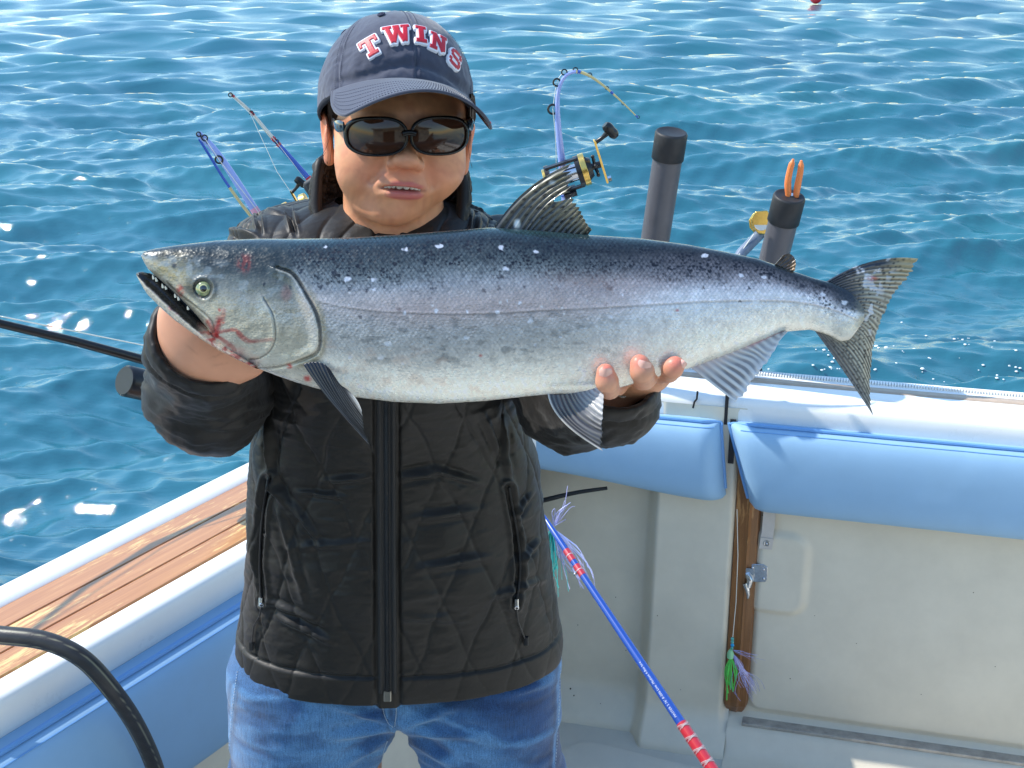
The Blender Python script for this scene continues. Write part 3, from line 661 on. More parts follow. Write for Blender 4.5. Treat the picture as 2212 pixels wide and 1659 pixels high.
# section angles: front half dense, back half coarse
US = np.concatenate([308 + 30 * np.linspace(0, 1, 24) ** 1.8, np.linspace(338, 1838, nu - 60)[1:], 1838 + 28 * (1 - (1 - np.linspace(0, 1, 24)[1:]) ** 1.8)])
nu = len(US)
AN = np.concatenate([np.linspace(0, np.pi, nf), np.linspace(np.pi, 2 * np.pi, nb)[1:-1]])
Ug, Ag = np.meshgrid(US, AN, indexing='ij')
tp_, bt_ = ftop(Ug), fbot(Ug); mid = (tp_ + bt_) / 2; hh = (bt_ - tp_) / 2
Vg = mid - hh * np.cos(Ag); sn = np.sin(Ag); Wg = fwid(Ug) * np.sign(sn) * np.abs(sn) ** .86
tg = (Vg - tp_) / np.maximum(bt_ - tp_, 1)
# flank fullest a little above the middle, belly narrower at the keel
Wg = Wg * (1 + .10 * (0.42 - tg))
Wg = Wg + fish_relief(Ug, Vg, tg) * ss(.0, .12, np.clip(sn, 0, 1)) * (sn > 0)
CC = fish_paint(Ug, Vg, tg)
FP = fish_p(Ug, Vg, Wg)
mk('skin', FP, gridF(nu, len(AN), False, True), M_FISH, fish, col=CC, uv=np.stack([Ug, Vg], -1))

# lower jaw
JT = ([296, 300, 308, 320, 340, 380, 430, 480, 560], [590, 588, 587, 590, 602, 640, 690, 735, 790])
JB = ([296, 300, 308, 320, 345, 380, 430, 480, 560], [596, 604, 618, 637, 662, 693, 729, 760, 797])
uj = np.concatenate([296 + 14 * np.linspace(0, 1, 14) ** 2, np.linspace(310, 560, 150)[1:]]); aj = np.linspace(0, 2 * np.pi, 90, endpoint=False)
Uj, Aj = np.meshgrid(uj, aj, indexing='ij'); tj, bj = np.interp(Uj, *JT), np.interp(Uj, *JB); sn = np.sin(Aj)
Vj = (tj + bj) / 2 - (bj - tj) / 2 * np.cos(Aj); t_ = (Vj - tj) / np.maximum(bj - tj, 1)
wj = np.interp(Uj, [296, 302, 320, 380, 450, 520, 560], [.0025, .006, .010, .016, .022, .026, .024])
Wj = wj * np.sign(sn) * np.abs(sn) ** .8
Wj = Wj - .006 * (1 - ss(.30, .66, t_)) * (sn > 0) * ss(300, 330, Uj)       # the mouth floor is hollow
gum = (1 - ss(.52, .66, t_ + .14 * (fbm(Uj / 10, Vj / 6, 5) - .5))) * ss(470, 430, Uj)
cj = np.zeros((*Uj.shape, 3)) + lin((196, 184, 166)); cj = cj * (1 + .5 * (fbm(Uj / 12, Vj / 5, 6) - .5))[..., None]
cj = blend(cj, lin((190, 96, 92)), ss(.55, .7, fbm(Uj / 14, Vj / 8, 9)) * .7 * ss(340, 380, Uj))
cj = blend(cj, lin((16, 17, 19)), gum); cj = blend(cj, lin((150, 22, 28)), ss(430, 470, Uj) * ss(.45, .6, fbm(Uj / 9, Vj / 7, 12)) * .85)
mk('lower_jaw', fish_p(Uj, Vj, Wj), gridF(len(uj), 90, False, True), M_FISH, fish, col=cj)
# dark mouth cavity between the jaws
b = MB(); P = [fish_p(np.array(u_), np.array(v_), np.array(-.004)) for u_, v_ in [(318, 588), (345, 600), (380, 632), (430, 682), (462, 735), (470, 752), (420, 700), (370, 655), (335, 612)]]
b.prism(P, FWD * .012); b.build('mouth_cavity', mat('mouth_dark', (.012, .011, .012), .25), fish, smooth=False)
b = MB(); rg = np.random.RandomState(3)
for i in (0, 1, 3, 4, 7, 8, 11):
    k = i / 12; u_ = 338 + k * 85; v_ = 606 + k * 72 + rg.uniform(-2, 2); p = fish_p(np.array(u_), np.array(v_ - 2), np.array(.010 + .007 * k)); d = fish_p(np.array(u_ - 1.0), np.array(v_ - 8 - rg.uniform(0, 3)), np.array(.012 + .007 * k))
    b.tube([p, (p + d) / 2, d], [.0012, .0009, .0002], 6)
o = b.build('teeth', mat('fish_tooth', (.7, .68, .58), .25), fish)
# eye
ec = fish_p(np.array(453.), np.array(627.5), np.array(fwid(453) * .92)); 
Mr = np.stack([RT, UPV, -FWD], -1)
b = MB(); th = np.linspace(0, 1, 26); ph = np.linspace(0, 2 * np.pi, 48, endpoint=False); R_, P_ = np.meshgrid(th, ph, indexing='ij')
r_ = R_ * .0080; zz_ = np.sqrt(np.maximum(.0100 ** 2 - r_ ** 2, 0)) - .0063
E_ = ec + r_[..., None] * (np.cos(P_)[..., None] * RT + np.sin(P_)[..., None] * UPV * .95) - FWD * zz_[..., None]
rn = R_ * 1.0; ce = np.zeros((*R_.shape, 3)) + lin((128, 136, 84))
ce = ce * (1 + .5 * (vn(P_ * 5, R_ * 8, 3) - .5))[..., None]
ce = blend(ce, lin((205, 200, 140)), np.exp(-((rn - .47) / .05) ** 2)); ce = blend(ce, lin((6, 7, 10)), 1 - ss(.36, .42, rn + .03 * np.cos(P_ - 2.6))); ce = blend(ce, lin((60, 70, 60)), ss(.80, .92, rn))
mk('eye', E_, gridF(26, 48, False, True), mat('fish_eye', None, .06, spec=.9, coat=1.0, attr=True), fish, col=ce)

def fin(name, base, tip, shape=None, nray=22, ns=None, ntt=40, paint=None, thick=.0007, w0=0.0, w1=0.0, jag=.02, seed=1, wav=.0012, hole=None, curl=0.0):
    """fin membrane: from base curve to tip curve (photo coords), ridged along its rays"""
    ns = ns or nray * 12
    B_ = smooth_curve(base, ns); T_ = smooth_curve(tip, ns); s = np.linspace(0, 1, ns)
    rr_ = s * nray; jg = jag * (np.abs((rr_ - np.floor(rr_)) - .5) * 2 * .55 + .9 * vn(rr_ * .9, 0 * s, seed) - .3) 
    jg = jg * ss(0, .06, s) * ss(1, .94, s)
    tt = np.linspace(0, 1, ntt)
    S, T = np.meshgrid(s, tt, indexing='ij'); Tk = T * (1 - jg)[:, None]
    if shape is not None:
        Mid = smooth_curve(shape, ns); a = B_[:, None]; m_ = Mid[:, None]; c = T_[:, None]; k = Tk[..., None]
        # quadratic through base, mid, tip
        P2 = a * (1 - k) * (1 - 2 * k) + m_ * 4 * k * (1 - k) + c * k * (2 * k - 1)
    else: P2 = B_[:, None] * (1 - Tk[..., None]) + T_[:, None] * Tk[..., None]
    U, V = P2[..., 0], P2[..., 1]
    wav = wav * .75
    ph = S * nray + .5 * (vn(S * nray * .45, T * 1.5, seed + 3) - .5) * 2; ridge = np.cos(2 * np.pi * ph) * (.35 + 1.0 * vn(S * nray * .6, T * 2.2, seed + 5))
    W = w0 + (w1 - w0) * T ** 1.3 + wav * ridge * .5 + .004 * (fbm(S * 4, T * 2, seed) - .5) * T + curl * (S - .5) ** 2
    C_ = np.clip(paint(S, T, ridge, U, V), 0.003, .9)
    n = ns * ntt
    Pf = fish_p(U, V, W + thick / 2); Pb = fish_p(U, V, W - thick / 2)
    F = gridF(ns, ntt)[:, ::-1]
    if hole is not None:
        cu = U.ravel()[F].mean(1); cv = V.ravel()[F].mean(1); keep = ~hole(cu, cv); F = F[keep]
    Fb = F[:, ::-1] + n
    idx = np.arange(n).reshape(ns, ntt); rim_ = np.concatenate([idx[:, 0], idx[-1, 1:], idx[::-1, -1][1:], idx[0, ::-1][1:-1]])
    R = np.stack([rim_, np.roll(rim_, -1), np.roll(rim_, -1) + n, rim_ + n], -1)
    return mk(name, np.vstack([Pf.reshape(-1, 3), Pb.reshape(-1, 3)]), np.vstack([F, Fb, R]), M_FIN, fish, col=np.vstack([C_.reshape(-1, 3)] * 2))
def rayc(S, T, ridge, dark, light, k=.5):
    g = np.clip(.5 + .5 * ridge, 0, 1) ** 1.3; return np.asarray(dark) * (1 - g * k)[..., None] + np.asarray(light) * (g * k)[..., None]
# dorsal
def p_dors(S, T, r, U, V):
    c = rayc(S, T, r, lin((44, 46, 50)), lin((150, 142, 116)), .25 + .7 * ss(.25, .75, T)); c = blend(c, lin((110, 104, 88)), ss(.1, .5, T) * .25)
    sp = spots(U + .5 * V, V * 1.6, 17, 5, .75, .16, .34) * (1 - ss(.72, .95, T)) * ss(.02, .1, T); c = blend(c, lin((12, 13, 20)), sp * .9)
    c = blend(c, lin((24, 28, 34)), 1 - ss(0, .16, T)); c = blend(c, lin((225, 225, 222)), ss(.02, .0, S) * 0 + np.exp(-(((U - 1117) / 7) ** 2 + ((V - 484) / 10) ** 2) ** 2) * .9 + np.exp(-(((U - 1192) / 7) ** 2 + ((V - 398) / 5) ** 2) ** 2) * .6)
    return c * (1 + .3 * (fbm(U / 6, V / 6, 7) - .5))[..., None]
fin('dorsal_fin', [(1066, 496), (1120, 499), (1180, 503), (1230, 508), (1268, 512)], [(1232, 358), (1243, 395), (1240, 425), (1256, 450), (1262, 475), (1277, 500)],
    [(1136, 414), (1176, 438), (1206, 458), (1232, 476), (1252, 490), (1272, 505)], 15, 300, 70, p_dors, w0=.002, w1=.012, jag=.17, seed=4,
    hole=lambda u, v: ((((u - 1216) * .93 - (v - 432) * -.36) / 18) ** 2 + (((v - 429) * .93 + (u - 1216) * .28) / 6.0) ** 2) < 1)
# caudal: upper lobe edge to lower lobe edge
def p_caud(S, T, r, U, V):
    c = rayc(S, T, r, lin((96, 93, 84)), lin((186, 180, 162)), .35 + .55 * ss(.1, .6, T))
    up = ss(.30, .0, S); c = blend(c, lin((176, 150, 84)), up * .45 * ss(.4, .8, T)); c = blend(c, lin((66, 64, 74)), ss(.80, 1, S) * .6)
    c = blend(c, lin((30, 42, 58)), ss(.13, .02, S) * (1 - ss(.60, .92, T)) ); c = blend(c, lin((36, 44, 56)), (1 - ss(.05, .40, T)) * ss(.55, .25, S) * .9); c = blend(c, lin((150, 146, 132)), (1 - ss(.05, .35, T)) * ss(.45, .6, S) * ss(.95, .8, S) * .5)
    sp = spots(U, V * 1.3 + U * .4, 11.5, 15, .85, .16, .34) * ss(.08, .2, T) * (1 - ss(.8, 1, T)); c = blend(c, lin((24, 22, 26)), sp * .85)
    wt = ss(.58, .68, fbm(U / 13, V / 15, 17)) * ss(.1, .3, T) * (1 - ss(.6, .9, T)) * (S < .6); c = blend(c, lin((205, 208, 216)), wt * .7)
    c = blend(c, lin((170, 60, 50)), np.exp(-(((U - 1888) / 12) ** 2 + ((V - 601) / 6) ** 2) ** 2) * .7 * ss(.3, .6, fbm(U / 4, V / 4, 2)))
    return c * (1 + .3 * (fbm(U / 7, V / 9, 19) - .5))[..., None]
fin('caudal_fin', [(1782, 610), (1818, 622), (1838, 640), (1850, 668), (1846, 700), (1836, 704), (1822, 718), (1796, 719), (1755, 708)],
    [(1992, 556), (1984, 580), (1958, 612), (1932, 652), (1910, 696), (1896, 744), (1890, 800), (1888, 850), (1893, 897)],
    [(1885, 564), (1893, 588), (1890, 612), (1886, 644), (1880, 684), (1870, 720), (1856, 752), (1842, 786), (1820, 794)], 30, 620, 64, p_caud, w0=.0, w1=-.012, jag=.07, seed=9, wav=.0010)
# anal
def p_anal(S, T, r, U, V):
    c = rayc(S, T, r, lin((156, 153, 154)), lin((232, 229, 222)), .65); st = ss(.25, .5, T) * (1 - ss(.75, .95, T)) * (r < -.1) * ss(.75, .35, S)
    c = blend(c, lin((70, 70, 80)), st * .55); c = blend(c, lin((206, 188, 190)), (1 - ss(0, .35, T)) * .6); c = blend(c, lin((190, 110, 116)), ss(.5, .7, S) * (1 - ss(.1, .3, T)) * .6)
    return blend(c, lin((220, 222, 226)), ss(.8, 1, T) * .5)
fin('anal_fin', [(1486, 790), (1530, 778), (1590, 752), (1650, 728), (1694, 714)], [(1584, 868), (1606, 856), (1624, 818), (1640, 800), (1660, 772), (1680, 738), (1697, 717)], None, 13, 300, 40, p_anal, w0=.003, w1=.010, jag=.07, seed=14)
# pelvic pair
def p_pelv(S, T, r, U, V):
    c = rayc(S, T, r, lin((52, 52, 58)), lin((160, 155, 148)), .22 + .2 * S + .15 * T); c = blend(c, lin((204, 205, 208)), ss(.35, .9, S) * (.35 + .3 * T)); c = blend(c, lin((214, 208, 200)), (1 - ss(0, .05, S)) * .8)
    return blend(c, lin((196, 186, 190)), ss(.75, 1, S) * (1 - ss(.3, .7, T)) * .7)
fin('pelvic_fin', [(1182, 850), (1205, 852), (1240, 848), (1270, 842), (1288, 836)], [(1296, 970), (1298, 935), (1296, 915), (1298, 880), (1298, 852)], [(1214, 910), (1246, 900), (1266, 882), (1284, 862), (1294, 846)], 11, 260, 50, p_pelv, w0=.018, w1=.038, jag=.05, seed=22)
fin('pelvic_fin', [(1290, 846), (1310, 850), (1330, 846)], [(1357, 857), (1352, 859), (1346, 860)], None, 6, 80, 20, lambda S, T, r, U, V: rayc(S, T, r, lin((120, 118, 112)), lin((190, 188, 180)), .8), w0=-.012, w1=-.016, jag=.02, seed=23)
# pectoral
def p_pect(S, T, r, U, V):
    c = rayc(S, T, r, lin((22, 23, 27)), lin((96, 94, 88)), .2 + .5 * S * T); c = blend(c, lin((172, 172, 168)), ss(.8, 1, S) * ss(.35, .7, T) * .85); return blend(c, lin((30, 34, 50)), (1 - ss(0, .2, T)) * .7)
fin('pectoral_fin', [(667, 788), (688, 783), (712, 788), (728, 806), (722, 822)], [(812, 958), (806, 940), (800, 925), (799, 908), (795, 884)], [(724, 862), (738, 858), (752, 852), (764, 850), (768, 846)], 12, 240, 56, p_pect, w0=.034, w1=.052, jag=.035, seed=31, wav=.0009)
# adipose
fin('adipose_fin', [(1672, 572), (1690, 579), (1706, 587)], [(1690, 552), (1702, 549), (1712, 556), (1716, 570), (1714, 586)], None, 5, 80, 20, lambda S, T, r, U, V: blend(np.zeros((*S.shape, 3)) + lin((66, 56, 50)), lin((168, 132, 92)), ss(.45, .9, S) * ss(.2, .7, T) * .8), w0=.002, w1=.004, jag=.0, seed=33, thick=.004)
# scaly flap where the tail fin grows out (pale edge)
b = MB()
# ------------------------------------------------------------------ implicit surfaces for flesh and folded cloth
def smin(a, b, k):
    h = np.clip(.5 + .5 * (b - a) / k, 0, 1); return b * (1 - h) + a * h - k * h * (1 - h)
def smax(a, b, k): return -smin(-a, -b, k)
def ell(P, c, r, R=None):
    q = P - np.asarray(c, np.float32)
    if R is not None: q = q @ np.asarray(R, np.float32)      # R columns = local axes
    r = np.asarray(r, np.float32); k0 = np.sqrt(((q / r) ** 2).sum(-1)); k1 = np.sqrt(((q / (r * r)) ** 2).sum(-1)) + 1e-9
    return k0 * (k0 - 1) / k1
def cap_(P, a, b, ra, rb=None, flat=None):
    a = np.asarray(a, np.float32); b = np.asarray(b, np.float32); rb = ra if rb is None else rb
    d = b - a; t = np.clip(((P - a) @ d) / (d @ d), 0, 1); q = P - a - t[..., None] * d
    if flat is not None:
        ax, k = flat; ax = np.asarray(ax, np.float32); pr = q @ ax; q = q + (pr * (k - 1))[..., None] * ax
    return np.sqrt((q ** 2).sum(-1)) - (ra + (rb - ra) * t)
def nets(f, lo, hi, h):
    """naive surface nets on a regular grid -> verts, quads"""
    lo = np.asarray(lo, float); n = np.ceil((np.asarray(hi, float) - lo) / h).astype(int) + 1
    ax = [lo[i] + h * np.arange(n[i]) for i in range(3)]
    D = np.empty(n, np.float32); step = max(1, int(1.2e6 / (n[1] * n[2])))
    Yg, Zg = np.meshgrid(ax[1], ax[2], indexing='ij')
    for i in range(0, n[0], step):
        xs = ax[0][i:i + step]; P = np.empty((len(xs), n[1], n[2], 3), np.float32)
        P[..., 0] = xs[:, None, None]; P[..., 1] = Yg; P[..., 2] = Zg; D[i:i + step] = f(P)
    S = D < 0
    m = tuple(n - 1); cnt = np.zeros(m, np.float32); acc = np.zeros((*m, 3), np.float32)
    cs = [(0, 0, 0), (1, 0, 0), (0, 1, 0), (1, 1, 0), (0, 0, 1), (1, 0, 1), (0, 1, 1), (1, 1, 1)]
    sl = lambda c: tuple(slice(c[k], c[k] + m[k]) for k in range(3))
    anyc = np.zeros(m, bool); allc = np.ones(m, bool)
    for c in cs: anyc |= S[sl(c)]; allc &= S[sl(c)]
    act = anyc & ~allc; I = np.argwhere(act); vid = -np.ones(m, np.int64); vid[act] = np.arange(len(I))
    pos = np.zeros((len(I), 3)); cn = np.zeros(len(I))
    for a in cs:
        for k in range(3):
            if a[k]: continue
            b = list(a); b[k] = 1
            da = D[I[:, 0] + a[0], I[:, 1] + a[1], I[:, 2] + a[2]]; db = D[I[:, 0] + b[0], I[:, 1] + b[1], I[:, 2] + b[2]]
            x = (da < 0) != (db < 0); t = np.where(x, da / np.where(x, da - db, 1), 0)
            p = np.tile(np.array(a, float), (len(I), 1)); p[:, k] = t; pos[x] += p[x]; cn[x] += 1
    V = lo + h * (I + pos / cn[:, None])
    Q = []
    for k in range(3):
        s0 = [slice(None)] * 3; s1 = [slice(None)] * 3; s0[k] = slice(0, -1); s1[k] = slice(1, None)
        a, b = S[tuple(s0)], S[tuple(s1)]; e = np.argwhere(a != b)
        u, v = [(1, 2), (2, 0), (0, 1)][k]
        e = e[(e[:, u] > 0) & (e[:, v] > 0) & (e[:, u] < n[u] - 1) & (e[:, v] < n[v] - 1)]
        e0 = e.copy(); e1 = e.copy(); e1[:, u] -= 1; e2 = e1.copy(); e2[:, v] -= 1; e3 = e.copy(); e3[:, v] -= 1
        q = np.stack([vid[tuple(x.T)] for x in (e0, e1, e2, e3)], -1); fl = a[tuple(e.T)]
        q[~fl] = q[~fl][:, ::-1]; Q.append(q)
    return V, np.vstack(Q)
def vnorm(V, F):
    N = np.zeros_like(V); a = np.cross(V[F[:, 2]] - V[F[:, 0]], V[F[:, 3]] - V[F[:, 1]])
    for k in range(4): np.add.at(N, F[:, k], a)
    return N / (np.linalg.norm(N, axis=1)[:, None] + 1e-12)
def relax(V, F, it=2, lam=.5):
    E = np.vstack([F[:, [0, 1]], F[:, [1, 2]], F[:, [2, 3]], F[:, [3, 0]]])
    for _ in range(it):
        A = np.zeros_like(V); c = np.zeros(len(V))
        np.add.at(A, E[:, 0], V[E[:, 1]]); np.add.at(A, E[:, 1], V[E[:, 0]]); np.add.at(c, E[:, 0], 1); np.add.at(c, E[:, 1], 1)
        V = V + lam * (A / c[:, None] - V)
    return V
def rot(ax, deg): return np.array(Matrix.Rotation(math.radians(deg), 3, ax))

# ------------------------------------------------------------------ the person
def proj_(P):
    q = np.asarray(P) - CAM; d = q @ FWD; return 1106 + FPX * (q @ RT) / d, 829.5 - FPX * (q @ UPV) / d
PY = 1.52
person = empty('person', (.02, PY, FLZ))
tag(person, 'person in a dark quilted jacket, blue jeans, navy cap and sunglasses holding up the salmon', 'person')
SKIN = np.array(lin((214, 151, 112)))
def skin_mat():
    m = mat('skin', None, .46, spec=.42, attr=True, sss=.10, bump=.3, bscale=700, bdist=.0006); return m
M_SKIN = skin_mat()
M_SKIN.node_tree.nodes['Principled BSDF'].inputs['Coat Weight'].default_value = .12; M_SKIN.node_tree.nodes['Principled BSDF'].inputs['Coat Roughness'].default_value = .3
# head frame: origin between the ears at eye height
HC = QY(862, 296, PY - .005)
HR = rot('Z', 9) @ rot('Y', 6) @ rot('X', -7)     # turned a little to her left
ZS = .87
def lips(ql):
    up = ell(ql, (0, .0008, .0046), (.0265, .0060, .0036)); up = smin(up, ell(np.stack([np.abs(ql[..., 0]), ql[..., 1], ql[..., 2]], -1), (.006, .0002, .0054), (.009, .0055, .0036)), .003)
    return up, ell(ql, (0, .0008, -.0072), (.0225, .0075, .0056))
def head_sdf(P):
    q = (P - HC.astype(np.float32)) @ HR.astype(np.float32)
    q[..., 2] = np.where(q[..., 2] < 0, q[..., 2] / ZS, q[..., 2]); q[..., 0] += .13 * np.clip(-q[..., 2] - .045, 0, .06); x = q[..., 0]; y = q[..., 1]; z = q[..., 2]
    s = np.stack([np.abs(x), y, z], -1)
    d = ell(q, (0, .010, .040), (.0735, .094, .080))
    d = smin(d, ell(q, (0, -.020, -.012), (.0690, .068, .082)), .03)
    d = smin(d, ell(s, (.034, -.042, -.034), (.034, .034, .036)), .022)           # cheeks
    d = smin(d, ell(s, (.034, -.008, -.050), (.0225, .036, .031)), .025)           # jaw corner
    d = smin(d, ell(q, (0, -.054, -.083), (.026, .027, .023)), .020)              # chin
    d = smin(d, ell(q, (-.002, -.010, -.088), (.036, .046, .018)), .024)               # under the chin
    d = smin(d, ell(q, (0, -.066, .026), (.050, .016, .014)), .02)                # brow
    d = smax(d, -ell(s, (.031, -.098, .004), (.017, .014, .012)), .012)           # sockets
    d = smin(d, ell(s, (.030, -.073, .000), (.013, .011, .011)), .004)            # lids
    # muzzle and nose
    d = smin(d, ell(q, (0, -.069, -.055), (.030, .021, .022)), .016)
    d = smin(d, cap_(q, (0, -.080, .004), (0, -.0985, -.019), .0075, .0105), .010)
    d = smin(d, ell(q, (0, -.1035, -.0225), (.0132, .0110, .0104)), .006)
    d = smin(d, ell(s, (.0142, -.0905, -.0275), (.0086, .0125, .0085)), .0045)
    d = smax(d, -ell(s, (.0078, -.0990, -.0365), (.0050, .0075, .0036)), .0025)
    nl_ = cap_(s, (.0215, -.0905, -.026), (.0335, -.0770, -.052), .0030, .0034); d = smax(d, -nl_, .008)
    # lips
    zc = -.0575; 
    cu = (q[..., 0] / .027) ** 2
    zq = q[..., 2] - zc + .0035 * 0
    fy = q[..., 1] + .0866 - 9.0 * q[..., 0] ** 2
    ql = np.stack([q[..., 0], fy, zq + .0015 * cu], -1)
    up, lo = lips(ql)
    d = smin(d, up, .0045); d = smin(d, lo, .0045)
    d = smax(d, -ell(ql, (.000, -.0045, -.0006), (.0232, .0105, .0030)), .0012)          # parted mouth
    d = smax(d, -ell(q, (0, -.0965, -.0755), (.017, .0065, .0045)), .006)                  # fold under the lip
    d = smax(d, -ell(q, (0, -.1035, -.0440), (.0025, .005, .006)), .004)                   # philtrum
    # ears
    e = ell(s, (.0795, .012, -.008), (.0065, .0175, .0310), rot('Y', 10) @ rot('X', -12)); e = smax(e, -ell(s, (.0860, .008, -.002), (.0055, .010, .019)), .004)
    e = smin(e, ell(s, (.0755, .006, -.034), (.006, .009, .010)), .006)
    d = smin(d, e, .005)
    # neck
    nb = (P - HC.astype(np.float32))
    d = smin(d, cap_(nb, (-.010, .012, -.055), (-.010, .034, -.190), .056, .064), .009)
    return d
V, F = nets(head_sdf, HC + (-.125, -.13, -.21), HC + (.125, .13, .135), .0021)
V = relax(V, F, 2, .45)
q = (V - HC) @ HR; q[:, 2] = np.where(q[:, 2] < 0, q[:, 2] / ZS, q[:, 2]); x, y, z = q.T; n1 = fbm(x * 60 + 5, z * 60, 3); n2 = fbm(x * 220, z * 220 + y * 130, 6)
C = np.tile(SKIN, (len(V), 1)) * (1 + .24 * (n1 - .5) + .22 * (n2 - .5))[:, None]; C = blend(C, lin((176, 104, 80)), ss(.5, .75, fbm(x * 95, z * 95 + y * 60, 12)) * .35)
front = (y < -.03)
C = blend(C, lin((206, 122, 98)), np.exp(-(((np.abs(x) - .036) / .024) ** 2 + ((z + .038) / .020) ** 2)) * .45 * front)
C = blend(C, lin((204, 118, 94)), np.exp(-((x / .020) ** 2 + ((z + .034) / .014) ** 2)) * .45 * front)
C = blend(C, lin((190, 118, 86)), np.exp(-((x / .030) ** 2 + ((z + .095) / .02) ** 2)) * .3 * front)
cu = (x / .027) ** 2; zl = z + .0575 + .0015 * cu
up_, lo_ = lips(np.stack([x, y + .0866 - 9 * x ** 2, zl], -1))
lipm = np.clip(ss(.0020, .0004, np.minimum(up_, lo_)), 0, 1) * (y < -.065) * ss(.0275, .019, np.abs(x))
C = blend(C, lin((186, 92, 92)), lipm * .80 * (.85 + .3 * n2)); C = blend(C, lin((120, 50, 48)), np.exp(-((zl + .0005) / .0022) ** 2) * ss(.0275, .024, np.abs(x)) * (y < -.07) * .6)
brow = np.exp(-((z - .026 + 9.0 * (np.abs(x) - .030) ** 2) / .0042) ** 2) * ss(.008, .016, np.abs(x)) * ss(.052, .044, np.abs(x)) * (y < -.04) * (.5 + .6 * n2)
C = blend(C, lin((58, 40, 32)), np.clip(brow, 0, 1) * .8)
C = blend(C, lin((214, 96, 70)), ss(.074, .080, np.abs(x)) * (np.abs(y - .01) < .03) * (z < .04) * (z > -.05) * .35)
bodyV = [V]; bodyF = [F]; bodyC = [C]
# rough trunk, neck base and shoulders under the jacket (same skin object)
SHL, SHR = QY(628, 566, PY + .03), QY(1098, 560, PY + .03)
NB = HC + np.array([.004, .035, -.20])
PEL = np.array([NB[0] + .005, PY + .04, .74])
EL_L, WR_L = QY(440, 862, 1.41), QY(446, 745, 1.268)
EL_R, WR_R = QY(1226, 872, 1.43), QY(1318, 842, 1.295)
def trunk(P):
    d = cap_(P, NB, PEL + (0, 0, .42), .055, .10); d = smin(d, ell(P, PEL + (0, 0, .40), (.132, .080, .20)), .05); d = smin(d, ell(P, PEL + (0, .01, .12), (.150, .075, .09)), .04)
    for a, b, c in ((SHL, EL_L, WR_L), (SHR, EL_R, WR_R)):
        d = smin(d, cap_(P, NB + (0, 0, -.05), a, .05, .05), .04); d = smin(d, cap_(P, a, b, .036, .028), .03); d = smin(d, cap_(P, b, c, .028, .026), .015)
    for sx in (-1, 1): d = smin(d, cap_(P, PEL + (sx * .10, 0, .05), PEL + (sx * .115, .0, -.40), .050, .040), .03)
    return d
V, F = nets(trunk, PEL + (-.46, -.42, -.42), NB + (.46, .16, .05), .010)
bodyV.append(V); bodyF.append(F); bodyC.append(np.tile(SKIN, (len(V), 1)))

# ---- hands
def lp3(u, v, Y): return QY(float(u), float(v), float(Y))
def chain(P, pts, rad, k=.0035):
    d = None
    for i in range(len(pts) - 1):
        c = cap_(P, pts[i], pts[i + 1], rad[i], rad[i + 1]); d = c if d is None else smin(d, c, k)
    return d
# her left hand (right in the photo): palm under the belly, three fingertips curled up the near flank
FR = [([(1356, 806, 1.262), (1332, 832, 1.228), (1316, 838, 1.176), (1311, 824, 1.146), (1308, 805, 1.146)], [.0110, .0100, .0102, .0100, .0084]),
      ([(1380, 800, 1.262), (1386, 818, 1.224), (1392, 816, 1.174), (1387, 802, 1.147), (1382, 786, 1.148)], [.0115, .0105, .0108, .0106, .0088]),
      ([(1404, 792, 1.262), (1428, 806, 1.226), (1444, 803, 1.184), (1453, 795, 1.160), (1459, 789, 1.158)], [.0110, .0100, .0098, .0096, .0084]),
      ([(1336, 806, 1.270), (1296, 822, 1.240), (1276, 818, 1.232), (1268, 812, 1.230)], [.0105, .0095, .009, .008])]
def handR(P):
    d = ell(P, lp3(1378, 800, 1.285), (.036, .034, .016), rot('X', 20)); d = smin(d, cap_(P, WR_R, lp3(1366, 812, 1.290), .026, .024), .02)
    for pts, r in FR: d = smin(d, chain(P, [lp3(*q) for q in pts], r), .006)
    d = smin(d, chain(P, [lp3(1400, 795, 1.300), lp3(1440, 775, 1.300), lp3(1450, 745, 1.290)], [.014, .012, .010]), .010)  # thumb behind the fish
    return d
lo = np.min([lp3(*q) for p, _ in FR for q in p] + [WR_R], 0) - .045; hi = np.max([lp3(*q) for p, _ in FR for q in p] + [WR_R], 0) + .045
V, F = nets(handR, lo, hi, .0019); V = relax(V, F, 1, .4)
def shade_tips(V, tips, C):
    for t, a in tips:
        C = blend(C, lin((222, 110, 98)), np.exp(-(np.linalg.norm(V - t, axis=1) / .009) ** 2) * a)
    return C
C = np.tile(lin((204, 148, 118)), (len(V), 1)) * (1 + .2 * (fbm(V[:, 0] * 90, V[:, 2] * 90, 5) - .5) + .12 * (fbm(V[:, 0] * 300, V[:, 2] * 500, 8) - .5))[:, None]
C = shade_tips(V, [(lp3(1308, 797, 1.14), .75), (lp3(1378, 778, 1.145), .7), (lp3(1460, 782, 1.155), .75)], C)
bodyV.append(V); bodyF.append(F); bodyC.append(C)
